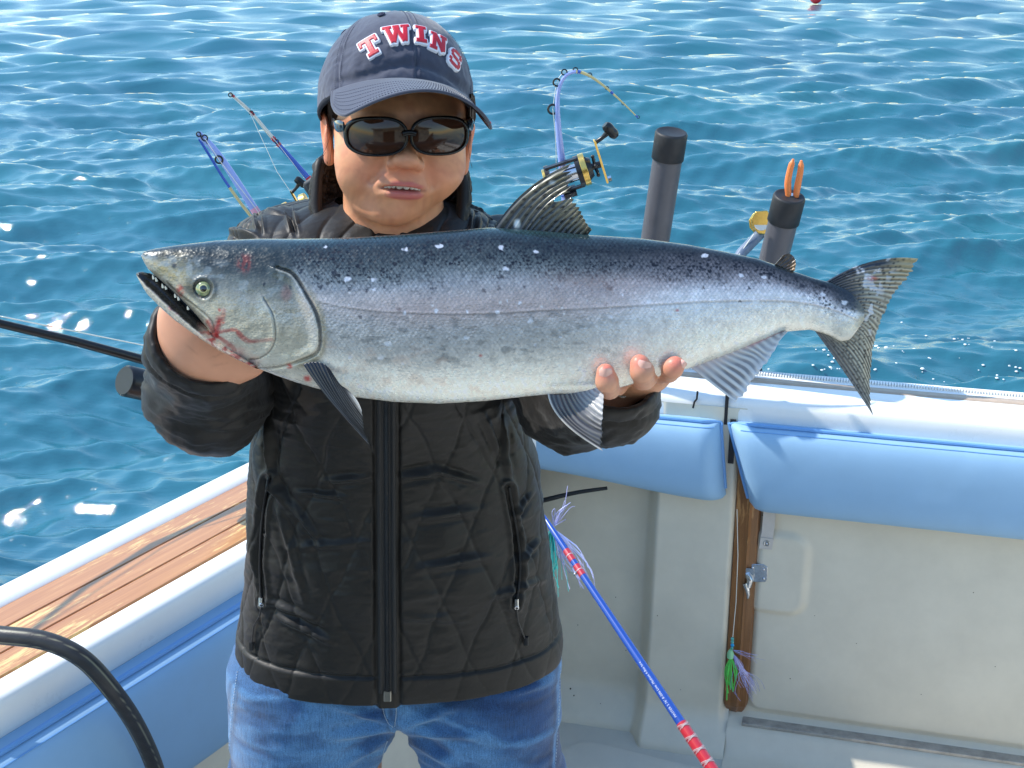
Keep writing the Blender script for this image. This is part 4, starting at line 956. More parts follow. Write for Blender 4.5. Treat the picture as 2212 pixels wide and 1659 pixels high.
# her right hand (left in the photo): heel of the hand and wrist under the gills, fingers behind the head
FL = [([(486, 740, 1.262), (520, 700, 1.262), (545, 660, 1.262), (556, 630, 1.258)], [.0115, .0105, .0095, .0085]), ([(500, 752, 1.262), (545, 718, 1.266), (575, 690, 1.266), (588, 664, 1.262)], [.0115, .0105, .0095, .0085]),
      ([(510, 764, 1.262), (560, 744, 1.266), (596, 726, 1.266), (612, 706, 1.262)], [.011, .010, .0092, .0082]), ([(512, 774, 1.258), (560, 768, 1.262), (590, 760, 1.262), (606, 748, 1.258)], [.0098, .009, .0082, .0075]),
      ([(430, 716, 1.250), (440, 672, 1.250), (462, 640, 1.250), (480, 622, 1.248)], [.017, .014, .011, .010])]
def handL(P):
    d = ell(P, lp3(472, 744, 1.262), (.052, .020, .040), rot('Y', -22)); d = smin(d, cap_(P, lp3(452, 830, 1.33), lp3(440, 738, 1.262), .034, .036), .03)
    d = smin(d, ell(P, lp3(400, 712, 1.250), (.022, .018, .034), rot('Y', -28)), .016)    # ball of the thumb
    d = smin(d, ell(P, lp3(470, 774, 1.262), (.046, .020, .017), rot('Y', 12)), .014)
    for pts, r in FL: d = smin(d, chain(P, [lp3(*q) for q in pts], r), .008)
    return d
lo = np.min([lp3(*q) for p, _ in FL for q in p] + [lp3(350, 860, 1.25)], 0) - .04; hi = np.max([lp3(*q) for p, _ in FL for q in p] + [lp3(452, 850, 1.36)], 0) + .04
V, F = nets(handL, lo, hi, .0023); V = relax(V, F, 1, .4)
C = np.tile(lin((208, 150, 120)), (len(V), 1)) * (1 + .2 * (fbm(V[:, 0] * 70, V[:, 2] * 70, 5) - .5))[:, None]
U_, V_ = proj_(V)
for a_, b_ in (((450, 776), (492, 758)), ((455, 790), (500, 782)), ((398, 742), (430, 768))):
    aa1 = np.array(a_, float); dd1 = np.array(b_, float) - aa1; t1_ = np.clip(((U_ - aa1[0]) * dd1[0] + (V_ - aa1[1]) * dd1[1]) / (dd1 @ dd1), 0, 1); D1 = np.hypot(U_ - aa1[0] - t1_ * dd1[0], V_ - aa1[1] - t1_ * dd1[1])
    C = blend(C, lin((138, 84, 66)), np.exp(-(D1 / 2.0) ** 2) * .28 * np.sin(np.pi * np.clip(t1_, .03, .97)))  # crease shade put into the skin colour as thin darker lines
bodyV.append(V); bodyF.append(F); bodyC.append(C)
ofs = np.cumsum([0] + [len(v) for v in bodyV[:-1]])
mk('body', np.vstack(bodyV), np.vstack([f + o_ for f, o_ in zip(bodyF, ofs)]), M_SKIN, person, col=np.vstack(bodyC))
# fingernails
M_NAIL = mat('fingernail', lin((222, 168, 150)), .22, spec=.6, coat=.4)
for (u, v, Y, ax, sx, sz) in ((1309, 811, 1.1372, -3, .0062, .0062), (1390, 797, 1.1375, 18, .0066, .0072), (1472, 792, 1.1515, 40, .0040, .0056)):
    c = lp3(u, v, Y); uu = np.linspace(-1, 1, 12); U_, W_ = np.meshgrid(uu, uu, indexing='ij')
    k = (1 - .14 * W_ ** 4); X = U_ * sx * k * np.sqrt(1 - .25 * np.clip(W_, -1, 0) ** 2); Z = W_ * sz * np.sqrt(np.clip(1 - .3 * U_ ** 2, 0, 1)); Yd = (U_ ** 2) * .0030 + (W_ ** 2) * .0010
    a = math.radians(ax); R = np.array([[math.cos(a), 0, math.sin(a)], [0, 1, 0], [-math.sin(a), 0, math.cos(a)]])
    mk('fingernail', c + np.stack([X, Yd, Z], -1) @ R.T, gridF(12, 12), M_NAIL, person)
def hl(x_, y_, z_): return HC + HR @ np.array([x_, y_, z_ * (ZS if z_ < 0 else 1)])
# teeth
b = MB()
for i, (xx, ww, hh_) in enumerate([(-.0185, .0024, .0022), (-.0145, .0026, .0026), (-.0100, .0026, .0028), (-.0038, .0036, .0036), (.0036, .0036, .0036), (.0098, .0026, .0028), (.0142, .0026, .0026), (.0180, .0024, .0022)]):
    yy = -.0850 + 9 * xx * xx; b.sphere(hl(xx, yy, -.0553 - .0018 * (xx / .018) ** 2), (ww * 1.08, .0022, hh_ * .95), 12, 8, HR)
b.build('front_teeth', mat('tooth', (.72, .68, .58), .2, spec=.6), person)

# ---- hair: strands gathered under the cap at the temples and behind the ears
M_HAIR = mat('dark_hair', (.030, .017, .011), .38, spec=.5, var=.3, vscale=300)
rg = np.random.RandomState(11); hb = MB()
for sx in (-1, 1):
    for i in range(230):
        f = rg.rand(); y0 = -.052 + .085 * f; x0 = sx * (.0715 - .008 * (y0 < -.03) * (abs(y0 + .03) / .03) + .0040 + rg.normal(0, .0008)); z0 = .050 + rg.normal(0, .002)
        L_ = .040 + .016 * rg.rand(); bx = -.004 * sx + rg.normal(0, .0015)
        pts = [hl(x0, y0, z0), hl(x0 + sx * .0035 + rg.normal(0, .0008), y0 + .010, z0 - L_ * .35), hl(x0 + sx * .003 + bx * .3, y0 + .024 + rg.normal(0, .002), z0 - L_ * .7), hl(x0 + bx * .5 + sx * .0015, y0 + .040 + rg.normal(0, .004), z0 - L_)]
        hb.tube(smooth_curve(pts, 7), [.0011, .0012, .0011, .0010, .0008, .0005, .0002], 4, cap=False)
for i in range(9):       # loose flyaway hairs by the ear and jaw
    y0 = rg.uniform(-.02, .02); sx = -1 if i < 6 else 1; x0 = sx * .074; dx = sx * rg.uniform(-.002, .012); L_ = rg.uniform(.05, .085)
    hb.tube(smooth_curve([hl(x0, y0, .02), hl(x0 + dx * .2, y0 - .004, .02 - L_ * .4), hl(x0 + dx * .55, y0 - .003, .02 - L_ * .75), hl(x0 + dx, y0, .02 - L_)], 12), .00028, 3, cap=False)
hb.tube([hl(0, .080, .03), hl(.005, .092, .0), hl(.006, .088, -.03)], [.022, .024, .008], 16)
o = hb.build('hair', M_HAIR, person); o['kind'] = 'stuff'

# ---- sunglasses
gl = empty('sunglasses', tuple(hl(0, -.095, .0)), person); gl.location = tuple(np.array(hl(0, -.095, 0)) - np.array(person.location))
M_FRAME = mat('glossy_black_frame', (.006, .005, .005), .22, spec=.4)
M_LENS = mat('brown_lens', (.040, .016, .009), .03, spec=.6)
M_TEMPLE = mat('marbled_temple', (.030, .045, .060), .18, spec=.6, coat=.6, var=.7, vscale=120)
GR = rot('Z', 10) @ rot('Y', 1.0) @ rot('X', -2); GC = QY(884, 295, PY - .118)
def gp(x_, y_, z_): return GC + np.stack([x_, y_, z_], -1) @ GR.T
def gsurf(X, Z): return .011 * (X / .06) ** 2 * 1.25 + .006 * (X / .06) ** 4 + 2.0 * Z ** 2     # wrap: y grows backwards
def rring(cx, cz, a, b_, n=72, p=2.7, til=0):
    t = np.linspace(0, 2 * np.pi, n, endpoint=False); c, s = np.cos(t), np.sin(t)
    X = a * np.sign(c) * np.abs(c) ** (2 / p); Z = b_ * np.sign(s) * np.abs(s) ** (2 / p); X2 = X * math.cos(til) - Z * math.sin(til); Z2_ = X * math.sin(til) + Z * math.cos(til)
    return X2 + cx, Z2_ + cz
for sx in (-1, 1):
    cx = sx * .0335; til = sx * -.035
    X0, Z0 = rring(cx, -.0005, .0328, .0207, p=2.6, til=til); X1, Z1 = rring(cx - sx * .0003, -.0006, .0293, .0178, p=2.5, til=til)
    rings = []
    for k, (f, dy) in enumerate([(0, .0035), (0, .0005), (.18, -.0012), (.6, -.0022), (.92, -.0012), (1, .0002), (1, .0028)]):
        X = X0 * (1 - f) + X1 * f; Z = Z0 * (1 - f) + Z1 * f; rings.append(gp(X, gsurf(X, Z) + dy, Z))
    R_ = np.array(rings); mk('lens_rim', R_, gridF(7, 72, True, True), M_FRAME, gl)
    f = np.linspace(0, 1.02, 16)[:, None]; X = cx + (X1 - cx)[None] * f; Z = -.0008 + (Z1 + .0008)[None] * f
    Y = gsurf(X, Z) + .0008 - .0022 * (1 - np.clip(f, 0, 1) ** 2); mk('lens', gp(X, Y, Z), gridF(16, 72, False, True), M_LENS, gl)
    b = MB(); ty = gsurf(np.array(.066), np.array(.006))
    pts = [gp(*map(np.array, q)) for q in [(sx * .0655, float(ty) - .001, .008), (sx * .0695, float(ty) + .006, .0075), (sx * .0725, .045, .006), (sx * .0735, .085, .005), (sx * .0740, .115, .000)]]
    b.tube(smooth_curve(pts, 20), np.interp(np.linspace(0, 1, 20), [0, .1, .5, 1], [.0050, .0062, .0058, .0035]), 10, flat=.28, ref=(0, 0, 1))
    t_ = b.build('temple', M_TEMPLE, gl)
    b = MB(); b.box(pts[1] + np.array([sx * .0023, -.004, 0]), (.0006, 0, 0), (0, .0014, 0), (0, 0, .0018)); b.build('hinge_badge', M_STEEL, t_)
b = MB(); xs = np.linspace(-.0068, .0068, 9); b.tube([gp(np.array(x_), np.array(-.0015 + float(gsurf(np.array(x_), np.array(0.)))), np.array(.0042 - 30 * x_ ** 2)) for x_ in xs], .0031, 10, flat=.8); b.build('bridge', M_FRAME, gl)
# ------------------------------------------------------------------ helpers that find places on finished surfaces
from mathutils.bvhtree import BVHTree
def proj(P):
    q = np.asarray(P) - CAM; d = q @ FWD; return 1106 + FPX * (q @ RT) / d, 829.5 - FPX * (q @ UPV) / d
def bvh(o):
    me = o.data; off = Vector(); p = o
    while p is not None: off += p.location; p = p.parent
    return BVHTree.FromPolygons([v.co + off for v in me.vertices], [tuple(p.vertices) for p in me.polygons])
def hit(tr, u, v):
    d = Vector(ray(float(u), float(v))).normalized(); r = tr.ray_cast(Vector(CAM), d)
    return (None, None) if r[0] is None else (np.array(r[0]), np.array(r[1]) * (1 if r[1].dot(d) < 0 else -1))
def seg_d(U, V, a, b):
    a = np.asarray(a, float); d = np.asarray(b, float) - a; t = np.clip(((U - a[0]) * d[0] + (V - a[1]) * d[1]) / (d @ d), 0, 1)
    return np.hypot(U - a[0] - t * d[0], V - a[1] - t * d[1]), t
def folds(U, V, lst):
    r = 0
    for a, b, wd, dp in lst:
        D, t = seg_d(U, V, a, b); r = r + dp * np.exp(-(D / wd) ** 2) * np.sin(np.pi * np.clip(.12 + .80 * t, 0, 1)) ; r = r - .55 * dp * np.exp(-((D - 2.1 * wd) / wd) ** 2) * np.sin(np.pi * t)
    return r
# ------------------------------------------------------------------ jacket
def jacket_mat():
    m = mat('quilted_nylon', (.0108, .0090, .0074), .48, spec=.34, var=.16, vscale=11, bump=.35, bscale=230, bdist=.0007, sheen=.06)
    return m
M_JKT = jacket_mat(); M_ZIP = mat('black_zip_tape', (.008, .008, .009), .6, bump=.4, bscale=900)
tv = np.array([436, 442, 450, 460, 472, 490, 512, 545, 600, 700, 820, 880, 930, 1000, 1050, 1110, 1180, 1250, 1330, 1375, 1398, 1412])
tl = np.array([735, 690, 640, 590, 552, 515, 500, 505, 520, 560, 578, 565, 553, 545, 541, 540, 538, 532, 521, 515, 515, 519])
tr_ = np.array([940, 985, 1015, 1040, 1058, 1076, 1090, 1100, 1106, 1110, 1106, 1122, 1143, 1160, 1168, 1175, 1184, 1194, 1206, 1212, 1213, 1209])
tb = np.array([.030, .045, .058, .068, .078, .090, .100, .110, .120, .130, .128, .124, .122, .120, .119, .120, .124, .122, .124, .125, .125, .124])
NV, NP_ = 450, 620
vs = np.concatenate([np.linspace(436, 520, 90), np.linspace(520, 1412, NV - 90)[1:]]); NV = len(vs)
ker = np.hanning(25); ker /= ker.sum()
def smo(a): return np.convolve(np.pad(a, 12, mode='edge'), ker, 'valid')
uL = smo(np.interp(vs, tv, tl)); uR = smo(np.interp(vs, tv, tr_)); bb = smo(np.interp(vs, tv, tb)); Yc = np.interp(vs, [436, 520, 700, 1412], [PY + .035, PY + .03, PY + .01, PY])
PL = QY(uL, vs, Yc); PR = QY(uR, vs, Yc); zc_ = (PL[:, 2] + PR[:, 2]) / 2; zc_ = np.minimum.accumulate(zc_)
cx_ = (PL[:, 0] + PR[:, 0]) / 2; aa = (PR[:, 0] - PL[:, 0]) / 2
# more samples on the front
ph = np.concatenate([np.linspace(-.25, math.pi + .25, 430), np.linspace(math.pi + .25, 2 * math.pi - .25, 92)[1:-1]])
A_, PHI = np.meshgrid(np.arange(NV), ph, indexing='ij')
c, s = np.cos(PHI), np.sin(PHI); e_ = .86
X = cx_[:, None] + aa[:, None] * np.sign(c) * np.abs(c) ** e_; Y = Yc[:, None] - bb[:, None] * np.sign(s) * np.abs(s) ** e_
# bust and belly fullness on the front
Zt = np.repeat(zc_[:, None], len(ph), 1)
fr = np.clip(s, 0, 1) ** 1.2
Y = Y - fr * (.022 * np.exp(-((vs[:, None] - 760) / 130) ** 2) + .006 * np.exp(-((vs[:, None] - 1180) / 120) ** 2))
Zt = Zt + .004 * np.sin(PHI * 2)[...] * ss(1300, 1412, vs)[:, None]
P = np.stack([X, Y, Zt], -1)
Nx = np.gradient(P, axis=0); Ny = np.gradient(P, axis=1); Nn = np.cross(Ny, Nx); Nn /= np.linalg.norm(Nn, axis=-1)[..., None] + 1e-12
cenv = np.stack([cx_, Yc, zc_], -1)[:, None]; sg_ = np.sign(((P - cenv) * Nn).sum(-1)); Nn *= np.where(sg_ == 0, 1, sg_)[..., None]
U, V = proj(P)
arc = np.cumsum(np.r_[np.zeros((1, NV)), np.linalg.norm(np.diff(P, axis=1), axis=2).T], 0).T; arc = arc - arc[:, [215]]
def quilt(S, Z, sp=.066, k=.42, amp=.0019, seed=1):
    amp = amp * .8
    w1 = .018 * (fbm(S * 9, Z * 7, seed) - .5) * 2; w2 = .018 * (fbm(S * 9, Z * 7, seed + 3) - .5) * 2
    p = (S + k * Z + w1) / sp; q = (S - k * Z + w2) / sp
    dp = np.abs(p - np.round(p)) * sp; dq = np.abs(q - np.round(q)) * sp
    g = np.exp(-(dp / .0022) ** 2) + np.exp(-(dq / .0022) ** 2)
    puff = (1 - np.exp(-(dp / .009) ** 2)) * (1 - np.exp(-(dq / .009) ** 2))
    br = ss(.25, .5, fbm(S * 14, Z * 11, seed + 8))
    return -amp * .85 * np.clip(g, 0, 1.2) * (.45 + .55 * br) + amp * .8 * puff
D = quilt(arc, Zt)
ridg = 1 - np.abs(2 * fbm(arc * 9 + 3, Zt * 34, 40) - 1); D = D + .0040 * (ridg - .7) * (.5 + .8 * fbm(arc * 5, Zt * 5, 41))
ridg = 1 - np.abs(2 * fbm(arc * 24 + 9, Zt * 60 + arc * 12, 44) - 1); D = D + .0016 * (ridg - .7)
D = D + .008 * (fbm(arc * 6, Zt * 8, 46) - .5)
FO = [((586, 1030), (640, 1130), 6, .006), ((586, 1030), (700, 1180), 6, .005), ((590, 1028), (660, 1300), 7, .005), ((588, 900), (586, 1030), 6, .006), ((575, 850), (590, 1020), 5, .005),
      ((855, 1030), (960, 1018), 7, .006), ((930, 1010), (1040, 1045), 6, .005), ((1085, 905), (1100, 1040), 6, .005), ((1040, 890), (1090, 1000), 6, .004), ((690, 1040), (810, 1030), 6, .004),
      ((640, 1060), (760, 1075), 5, .004), ((880, 1120), (1050, 1100), 8, .004), ((900, 1230), (1060, 1200), 8, .004), ((860, 1330), (1010, 1340), 8, .003), ((1110, 1120), (1150, 1060), 5, .005),
      ((1120, 1220), (1170, 1160), 5, .005), ((1060, 1290), (1180, 1250), 6, .004), ((600, 1330), (720, 1390), 7, .005), ((560, 1290), (700, 1350), 6, .004), ((640, 1180), (800, 1170), 7, .003),
      ((540, 1100), (556, 1240), 6, .004), ((500, 500), (560, 515), 6, .006), ((560, 455), (566, 512), 4, -.006), ((622, 445), (640, 512), 4, -.006), ((1030, 452), (1024, 505), 4, -.005), ((1062, 470), (1056, 505), 4, -.004)]
fm = (s > -.1); D = D + folds(U, V, FO) * fm * ss(505, 520, V + 1e3 * (V < 520)) 
hemb = ss(1345, 1352, vs)[:, None] * (1 + 0 * PHI); D = D * (1 - .55 * hemb) - .0035 * np.exp(-((vs[:, None] - 1348) / 3.5) ** 2) + .002 * hemb
D = D - .010 * ss(1402, 1412, vs)[:, None]
# the front lies flat under the zip placket and sinks into the pocket mouths
zu = np.interp(V, [860, 1180, 1505], [835, 836, 838]); dz = np.abs(U - zu); front = (s > .3)
D = np.where(front, D * ss(18, 34, dz) - .0030 * np.exp(-((dz - 25) / 4) ** 2), D)
PKL = [(586, 1030), (575, 1080), (568, 1150), (565, 1220), (569, 1300)]; PKR = [(1096, 1052), (1107, 1110), (1118, 1180), (1120, 1240), (1111, 1305)]
for pk in (PKL, PKR):
    d_, S_, T_ = curve_dist(U, V, pk, 40); D = D - .0085 * np.exp(-(d_ / 6.5) ** 2) * front * np.sin(np.pi * np.clip(.08 + .84 * T_, 0, 1)) + .0035 * np.exp(-((d_ - 13) / 5) ** 2) * front
jp = [P + Nn * D[..., None]]; jf = [gridF(NV, len(ph), False, True)]
# hem turned under
def offn(v, f, lst_v, lst_f): lst_f.append(np.asarray(f) + sum(len(a.reshape(-1, 3)) for a in lst_v)); lst_v.append(v)
low = jp[0][-1]; inn = low * [1, 1, 1] + (np.array([cx_[-1], Yc[-1], zc_[-1] + .004]) - low) * [.08, .08, 1] ; inn2 = inn + [0, 0, .05]
jv = [jp[0].reshape(-1, 3)]; jff = [jf[0]]
offn(np.stack([low, inn, inn2]).reshape(-1, 3), gridF(3, len(ph), False, True), jv, jff)

def cloth_disp(V_, N_, f): return V_ + N_ * f[:, None]
# sleeves
def sleeve(pts, rad, cutp, cutn, cav, seed, rc):
    pts = [np.asarray(p) for p in pts]; cutp = np.asarray(cutp); cutn = np.asarray(cutn) / np.linalg.norm(cutn)
    def f(P):
        d = None
        for i in range(len(pts) - 1):
            c = cap_(P, pts[i], pts[i + 1], rad[i], rad[i + 1]); d = c if d is None else smin(d, c, .025)
        h = (P - cutp.astype(np.float32)) @ cutn.astype(np.float32)
        d = smax(d, h, .006)
        return smax(d, -cap_(P, cav[0], cav[1], cav[2], cav[3]), .004)
    lo = np.min(pts, 0) - .09; hi = np.max(pts, 0) + .09
    V, F = nets(f, lo, hi, .0036); V = relax(V, F, 3, .5); N = vnorm(V, F)
    U_, Vv = proj(V); r = np.hypot(U_ - rc[0], (Vv - rc[1])) ; th = np.arctan2(Vv - rc[1], U_ - rc[0])
    wr = 1 - np.abs(2 * fbm(r / 26 + .8 * np.sin(th * 2), th * 1.6, seed) - 1); wr2 = 1 - np.abs(2 * fbm(r / 10 + th, th * 3.2, seed + 5) - 1)
    D = .0085 * (wr - .72) + .0030 * (wr2 - .7) + .008 * (fbm(U_ / 70, Vv / 70, seed + 9) - .5)
    h = (V - cutp) @ cutn; D = D * (.35 + .65 * ss(0, -.03, h)) - .003 * np.exp(-((h + .022) / .0025) ** 2)
    return V + N * D[:, None], F
SL = sleeve([SHL, QY(535, 742, 1.50), QY(455, 855, 1.425), QY(440, 846, 1.375), QY(436, 752, 1.285), QY(440, 690, 1.235)], [.066, .064, .060, .058, .050, .050],
            QY(438, 742, 1.258), QY(480, 655, 1.20) - QY(430, 750, 1.265), (QY(438, 800, 1.315), QY(442, 700, 1.235), .036, .047), 61, (470, 690))
offn(SL[0], SL[1], jv, jff)
SR = sleeve([SHR, QY(1180, 760, 1.50), QY(1228, 866, 1.430), QY(1286, 856, 1.345), QY(1322, 862, 1.29), QY(1336, 800, 1.25)], [.062, .058, .054, .046, .042, .042],
            QY(1350, 834, 1.262), QY(1365, 700, 1.25) - QY(1345, 860, 1.275), (QY(1326, 862, 1.29), QY(1336, 780, 1.245), .033, .038), 71, (1250, 800))
offn(SR[0], SR[1], jv, jff)
# collar standing open round the neck
NC = np.array([QY(845, 440, PY + .03)[0], PY + .025, 0]); zt_ = QY(845, 352, PY + .03)[2]; zf_ = QY(845, 540, PY - .05)[2]; zb_ = QY(845, 475, PY + .03)[2]
phc = np.linspace(math.radians(62), math.radians(360 + 118 - 180 + 0), 10)
phc = np.linspace(math.radians(-52), math.radians(232), 300)      # 90deg = behind the neck, -90 = front
nh = 60; hh_ = np.linspace(0, 1, nh); PC, HH = np.meshgrid(phc, hh_, indexing='ij')
frontness = ss(.15, -.80, np.sin(PC)); ztop = zt_ + (zf_ - zt_) * frontness ** .9; zbot = zb_ - .10 * frontness
ro = .084 + .003 * (HH) + .006 * np.sin(HH * np.pi); 
qd = quilt(PC * .085, HH * .12, .030, .45, .0024, 9) + .0055 * (1 - np.abs(2 * fbm(PC * 3.2, HH * 5, 81) - 1) - .7) + .003 * (1 - np.abs(2 * fbm(PC * 9, HH * 10, 83) - 1) - .7)
ro = ro + qd * ss(1, .93, HH) + .010 * frontness * HH
xx_ = ro * np.cos(PC) * 1.0; yy_ = ro * np.sin(PC) * .86
ZZ = zbot + (ztop - zbot) * HH + .004 * np.sin(PC * 5) * HH
outer_ = np.stack([NC[0] + xx_, NC[1] + yy_, ZZ], -1)
ri = ro - .011; innr = np.stack([NC[0] + ri * np.cos(PC), NC[1] + ri * np.sin(PC) * .86, ZZ - .001], -1)[:, ::-1]
tipr = (outer_[:, -1:] + innr[:, :1]) / 2 + [0, 0, .004]
ring_ = np.concatenate([outer_, tipr, innr], 1)
offn(ring_.reshape(-1, 3), gridF(300, ring_.shape[1], False, True), jv, jff)
for e in (0, 299):
    k = ring_.shape[1]; r0 = ring_[e]; f = [[i, i + 1, k - 2 - i, k - 1 - i] for i in range(k // 2 - 1)]; offn(r0, np.array(f), jv, jff)
jacket = mk('jacket', np.vstack(jv), np.vstack(jff), M_JKT, person)
JB = bvh(jacket)
# zip placket
vv = np.linspace(858, 1500, 120); off_ = np.array([-20, -19, -12, -11, -3.2, -2.4, 2.4, 3.2, 11, 12, 19, 20]); ht = np.array([.0, .0042, .0046, .0032, .0030, .0046, .0046, .0030, .0032, .0046, .0042, .0])
G = np.zeros((120, 12, 3)); ok = True; uc = np.interp(vv, [860, 1180, 1505], [835, 836, 838])
base_ = np.array([hit(JB, uc[i], vv[i])[0] if hit(JB, uc[i], vv[i])[0] is not None else [np.nan] * 3 for i in range(120)])
for k in range(3):
    bad = np.isnan(base_[:, k]); base_[bad, k] = np.interp(np.flatnonzero(bad), np.flatnonzero(~bad), base_[~bad, k])
for k in range(3): base_[:, k] = np.convolve(np.pad(base_[:, k], 4, mode='edge'), np.ones(9) / 9, 'valid')
dn = -FWD
for j, (o_, h_) in enumerate(zip(off_, ht)):
    dd = (base_ - CAM) @ FWD
    G[:, j] = base_ + RT * (o_ / FPX * dd)[:, None] + np.array([0, -1, .1]) * (h_ + .0012) + .0012 * np.array([0, -1, 0]) * (fbm(vv / 40, vv * 0 + j * .1, 3) - .5)[:, None]
zp = mk('zip_placket', G, gridF(120, 12), M_ZIP, jacket)
b = MB()
for i in range(3, 470):
    t = i / 473 * 119; k = int(t); p = base_[k] * (1 - (t - k)) + base_[min(k + 1, 119)] * (t - k) + np.array([0, -1, .1]) * .0052
    b.box(p + RT * (.0008 * (1 if i % 2 else -1)), RT * .0018, np.array([0, .0008, 0]), UPV * .00035)
o = b.build('zip_teeth', M_BLACK, jacket, smooth=False); o['kind'] = 'stuff'
b = MB(); p = base_[-1] + np.array([0, -.006, -.002]); b.box(p, RT * .0045, (0, .0018, 0), UPV * .006, .001); b.build('zip_stop', mat('gunmetal', (.22, .21, .19), .35, metal=.9), jacket)
def on_jkt(u, v, up=.002):
    p, n = hit(JB, u, v)
    if p is None: p = QY(u, v, PY - .1); n = -FWD
    return p + n * up
for nm, pk, pull in (('pocket_zip', PKL, [(569, 1296), (571, 1310), (566, 1330), (553, 1350), (548, 1392)]), ('pocket_zip', PKR, [(1111, 1300), (1112, 1316), (1116, 1340), (1124, 1362), (1133, 1382)])):
    pts = smooth_curve(pk, 40); w_ = 1 if pk is PKR else -1
    b = MB(); b.tube([on_jkt(u + w_ * 3.5, v, .0012) for u, v in pts], .0016, 6)
    z_ = b.build(nm, M_ZIP, jacket)
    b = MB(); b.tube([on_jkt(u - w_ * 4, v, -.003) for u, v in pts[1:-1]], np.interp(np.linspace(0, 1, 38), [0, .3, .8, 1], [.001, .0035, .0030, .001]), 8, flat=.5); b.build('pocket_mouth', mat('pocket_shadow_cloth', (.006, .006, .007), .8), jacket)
    b = MB(); p = on_jkt(*pull[0], .004); b.box(p, RT * .0026, (0, .0016, 0), UPV * .005, .001); b.torus(on_jkt(*pull[1], .004), (0, 1, .2), .0022, .0007, 14, 6)
    b.build('zip_slider', M_STEEL, z_)
    b = MB(); b.tube([on_jkt(*q, .0035) for q in pull[1:]], .0010, 6); p = on_jkt(*pull[-1], .004); b.box(p, RT * .0030, (0, .0022, 0), UPV * .0048, .001); b.build('zip_cord', M_BLACK, z_)

# ------------------------------------------------------------------ jeans
def denim_mat():
    m = bpy.data.materials.new('denim'); m.use_nodes = True; n = m.node_tree; b = n.nodes['Principled BSDF']; L = n.links.new
    b.inputs['Roughness'].default_value = .85; b.inputs['Specular IOR Level'].default_value = .2; b.inputs['Sheen Weight'].default_value = .3
    a = n.nodes.new('ShaderNodeAttribute'); a.attribute_name = 'pigment'; tc = n.nodes.new('ShaderNodeTexCoord')
    mp = n.nodes.new('ShaderNodeMapping'); mp.inputs['Scale'].default_value = (900, 900, 45); L(tc.outputs['Object'], mp.inputs[0])
    nz = n.nodes.new('ShaderNodeTexNoise'); nz.inputs['Scale'].default_value = 1.0; nz.inputs['Detail'].default_value = 3; L(mp.outputs[0], nz.inputs[0])
    mp2 = n.nodes.new('ShaderNodeMapping'); mp2.inputs['Scale'].default_value = (700, 700, 1100); mp2.inputs['Rotation'].default_value = (0, .7, 0); L(tc.outputs['Object'], mp2.inputs[0])
    n2 = n.nodes.new('ShaderNodeTexNoise'); n2.inputs['Scale'].default_value = 1.0; L(mp2.outputs[0], n2.inputs[0])
    ad = n.nodes.new('ShaderNodeMath'); ad.operation = 'ADD'; L(nz.outputs[0], ad.inputs[0]); L(n2.outputs[0], ad.inputs[1])
    mr = n.nodes.new('ShaderNodeMapRange'); mr.inputs['From Min'].default_value = .7; mr.inputs['From Max'].default_value = 1.3; mr.inputs['To Min'].default_value = .62; mr.inputs['To Max'].default_value = 1.45; L(ad.outputs[0], mr.inputs[0])
    sc = n.nodes.new('ShaderNodeVectorMath'); sc.operation = 'SCALE'; L(a.outputs['Color'], sc.inputs[0]); L(mr.outputs[0], sc.inputs['Scale']); L(sc.outputs[0], b.inputs['Base Color'])
    bp = n.nodes.new('ShaderNodeBump'); bp.inputs['Strength'].default_value = .5; bp.inputs['Distance'].default_value = .0007; L(ad.outputs[0], bp.inputs['Height']); L(bp.outputs[0], b.inputs['Normal'])
    return m
M_DENIM = denim_mat()
HIPC = (QY(520, 1420, PY) + QY(1214, 1420, PY)) / 2
LA = QY(674, 1560, PY - .005); RA = QY(1036, 1560, PY - .005)
def jeans_sdf(P):
    d = ell(P, HIPC + (0, .005, .0), (.192, .108, .150))
    for top, sx in ((LA, -1), (RA, 1)):
        t0 = top + np.array([-sx * .002, 0, .07]); t1 = top + np.array([sx * .012, 0, -.11]); t2 = np.array([top[0] + sx * .035, PY + .01, .30]); t3 = np.array([top[0] + sx * .04, PY + .03, FLZ + .06])
        l = smin(cap_(P, t0, t1, .106, .098), cap_(P, t1, t2, .098, .075), .03); l = smin(l, cap_(P, t2, t3, .072, .066), .03)
        if sx < 0: ll_ = l
        else: d = smin(d, smin(ll_, l, .006), .030)
    zt = QY(863., 1574., 1.43)[2]; xc = QY(863., 1574., 1.45)[0]; ww = np.clip(.002 + .30 * (zt - P[..., 2]), 0, .034)
    cut = np.maximum(np.abs(P[..., 0] - (xc - .06 * (P[..., 1] - 1.45))) - ww, P[..., 2] - zt)
    d = smax(d, -cut, .016)
    d = smax(d, P[..., 2] - (HIPC[2] + .09), .004); d = smax(d, -(P[..., 2] - (FLZ + .035)), .004)
    return d
V, F = nets(jeans_sdf, HIPC + (-.27, -.17, -.98), HIPC + (.27, .17, .12), .0046)
V = relax(V, F, 3, .5); N = vnorm(V, F); U_, V_ = proj(V)
wr = 1 - np.abs(2 * fbm(V[:, 0] * 7 + V[:, 2] * 4, V[:, 2] * 26 + 5 * np.abs(V[:, 0] - HIPC[0]), 90) - 1); wr2 = 1 - np.abs(2 * fbm(V[:, 0] * 22, V[:, 2] * 70, 93) - 1)
D = .0075 * (wr - .75) + .0018 * (wr2 - .7)
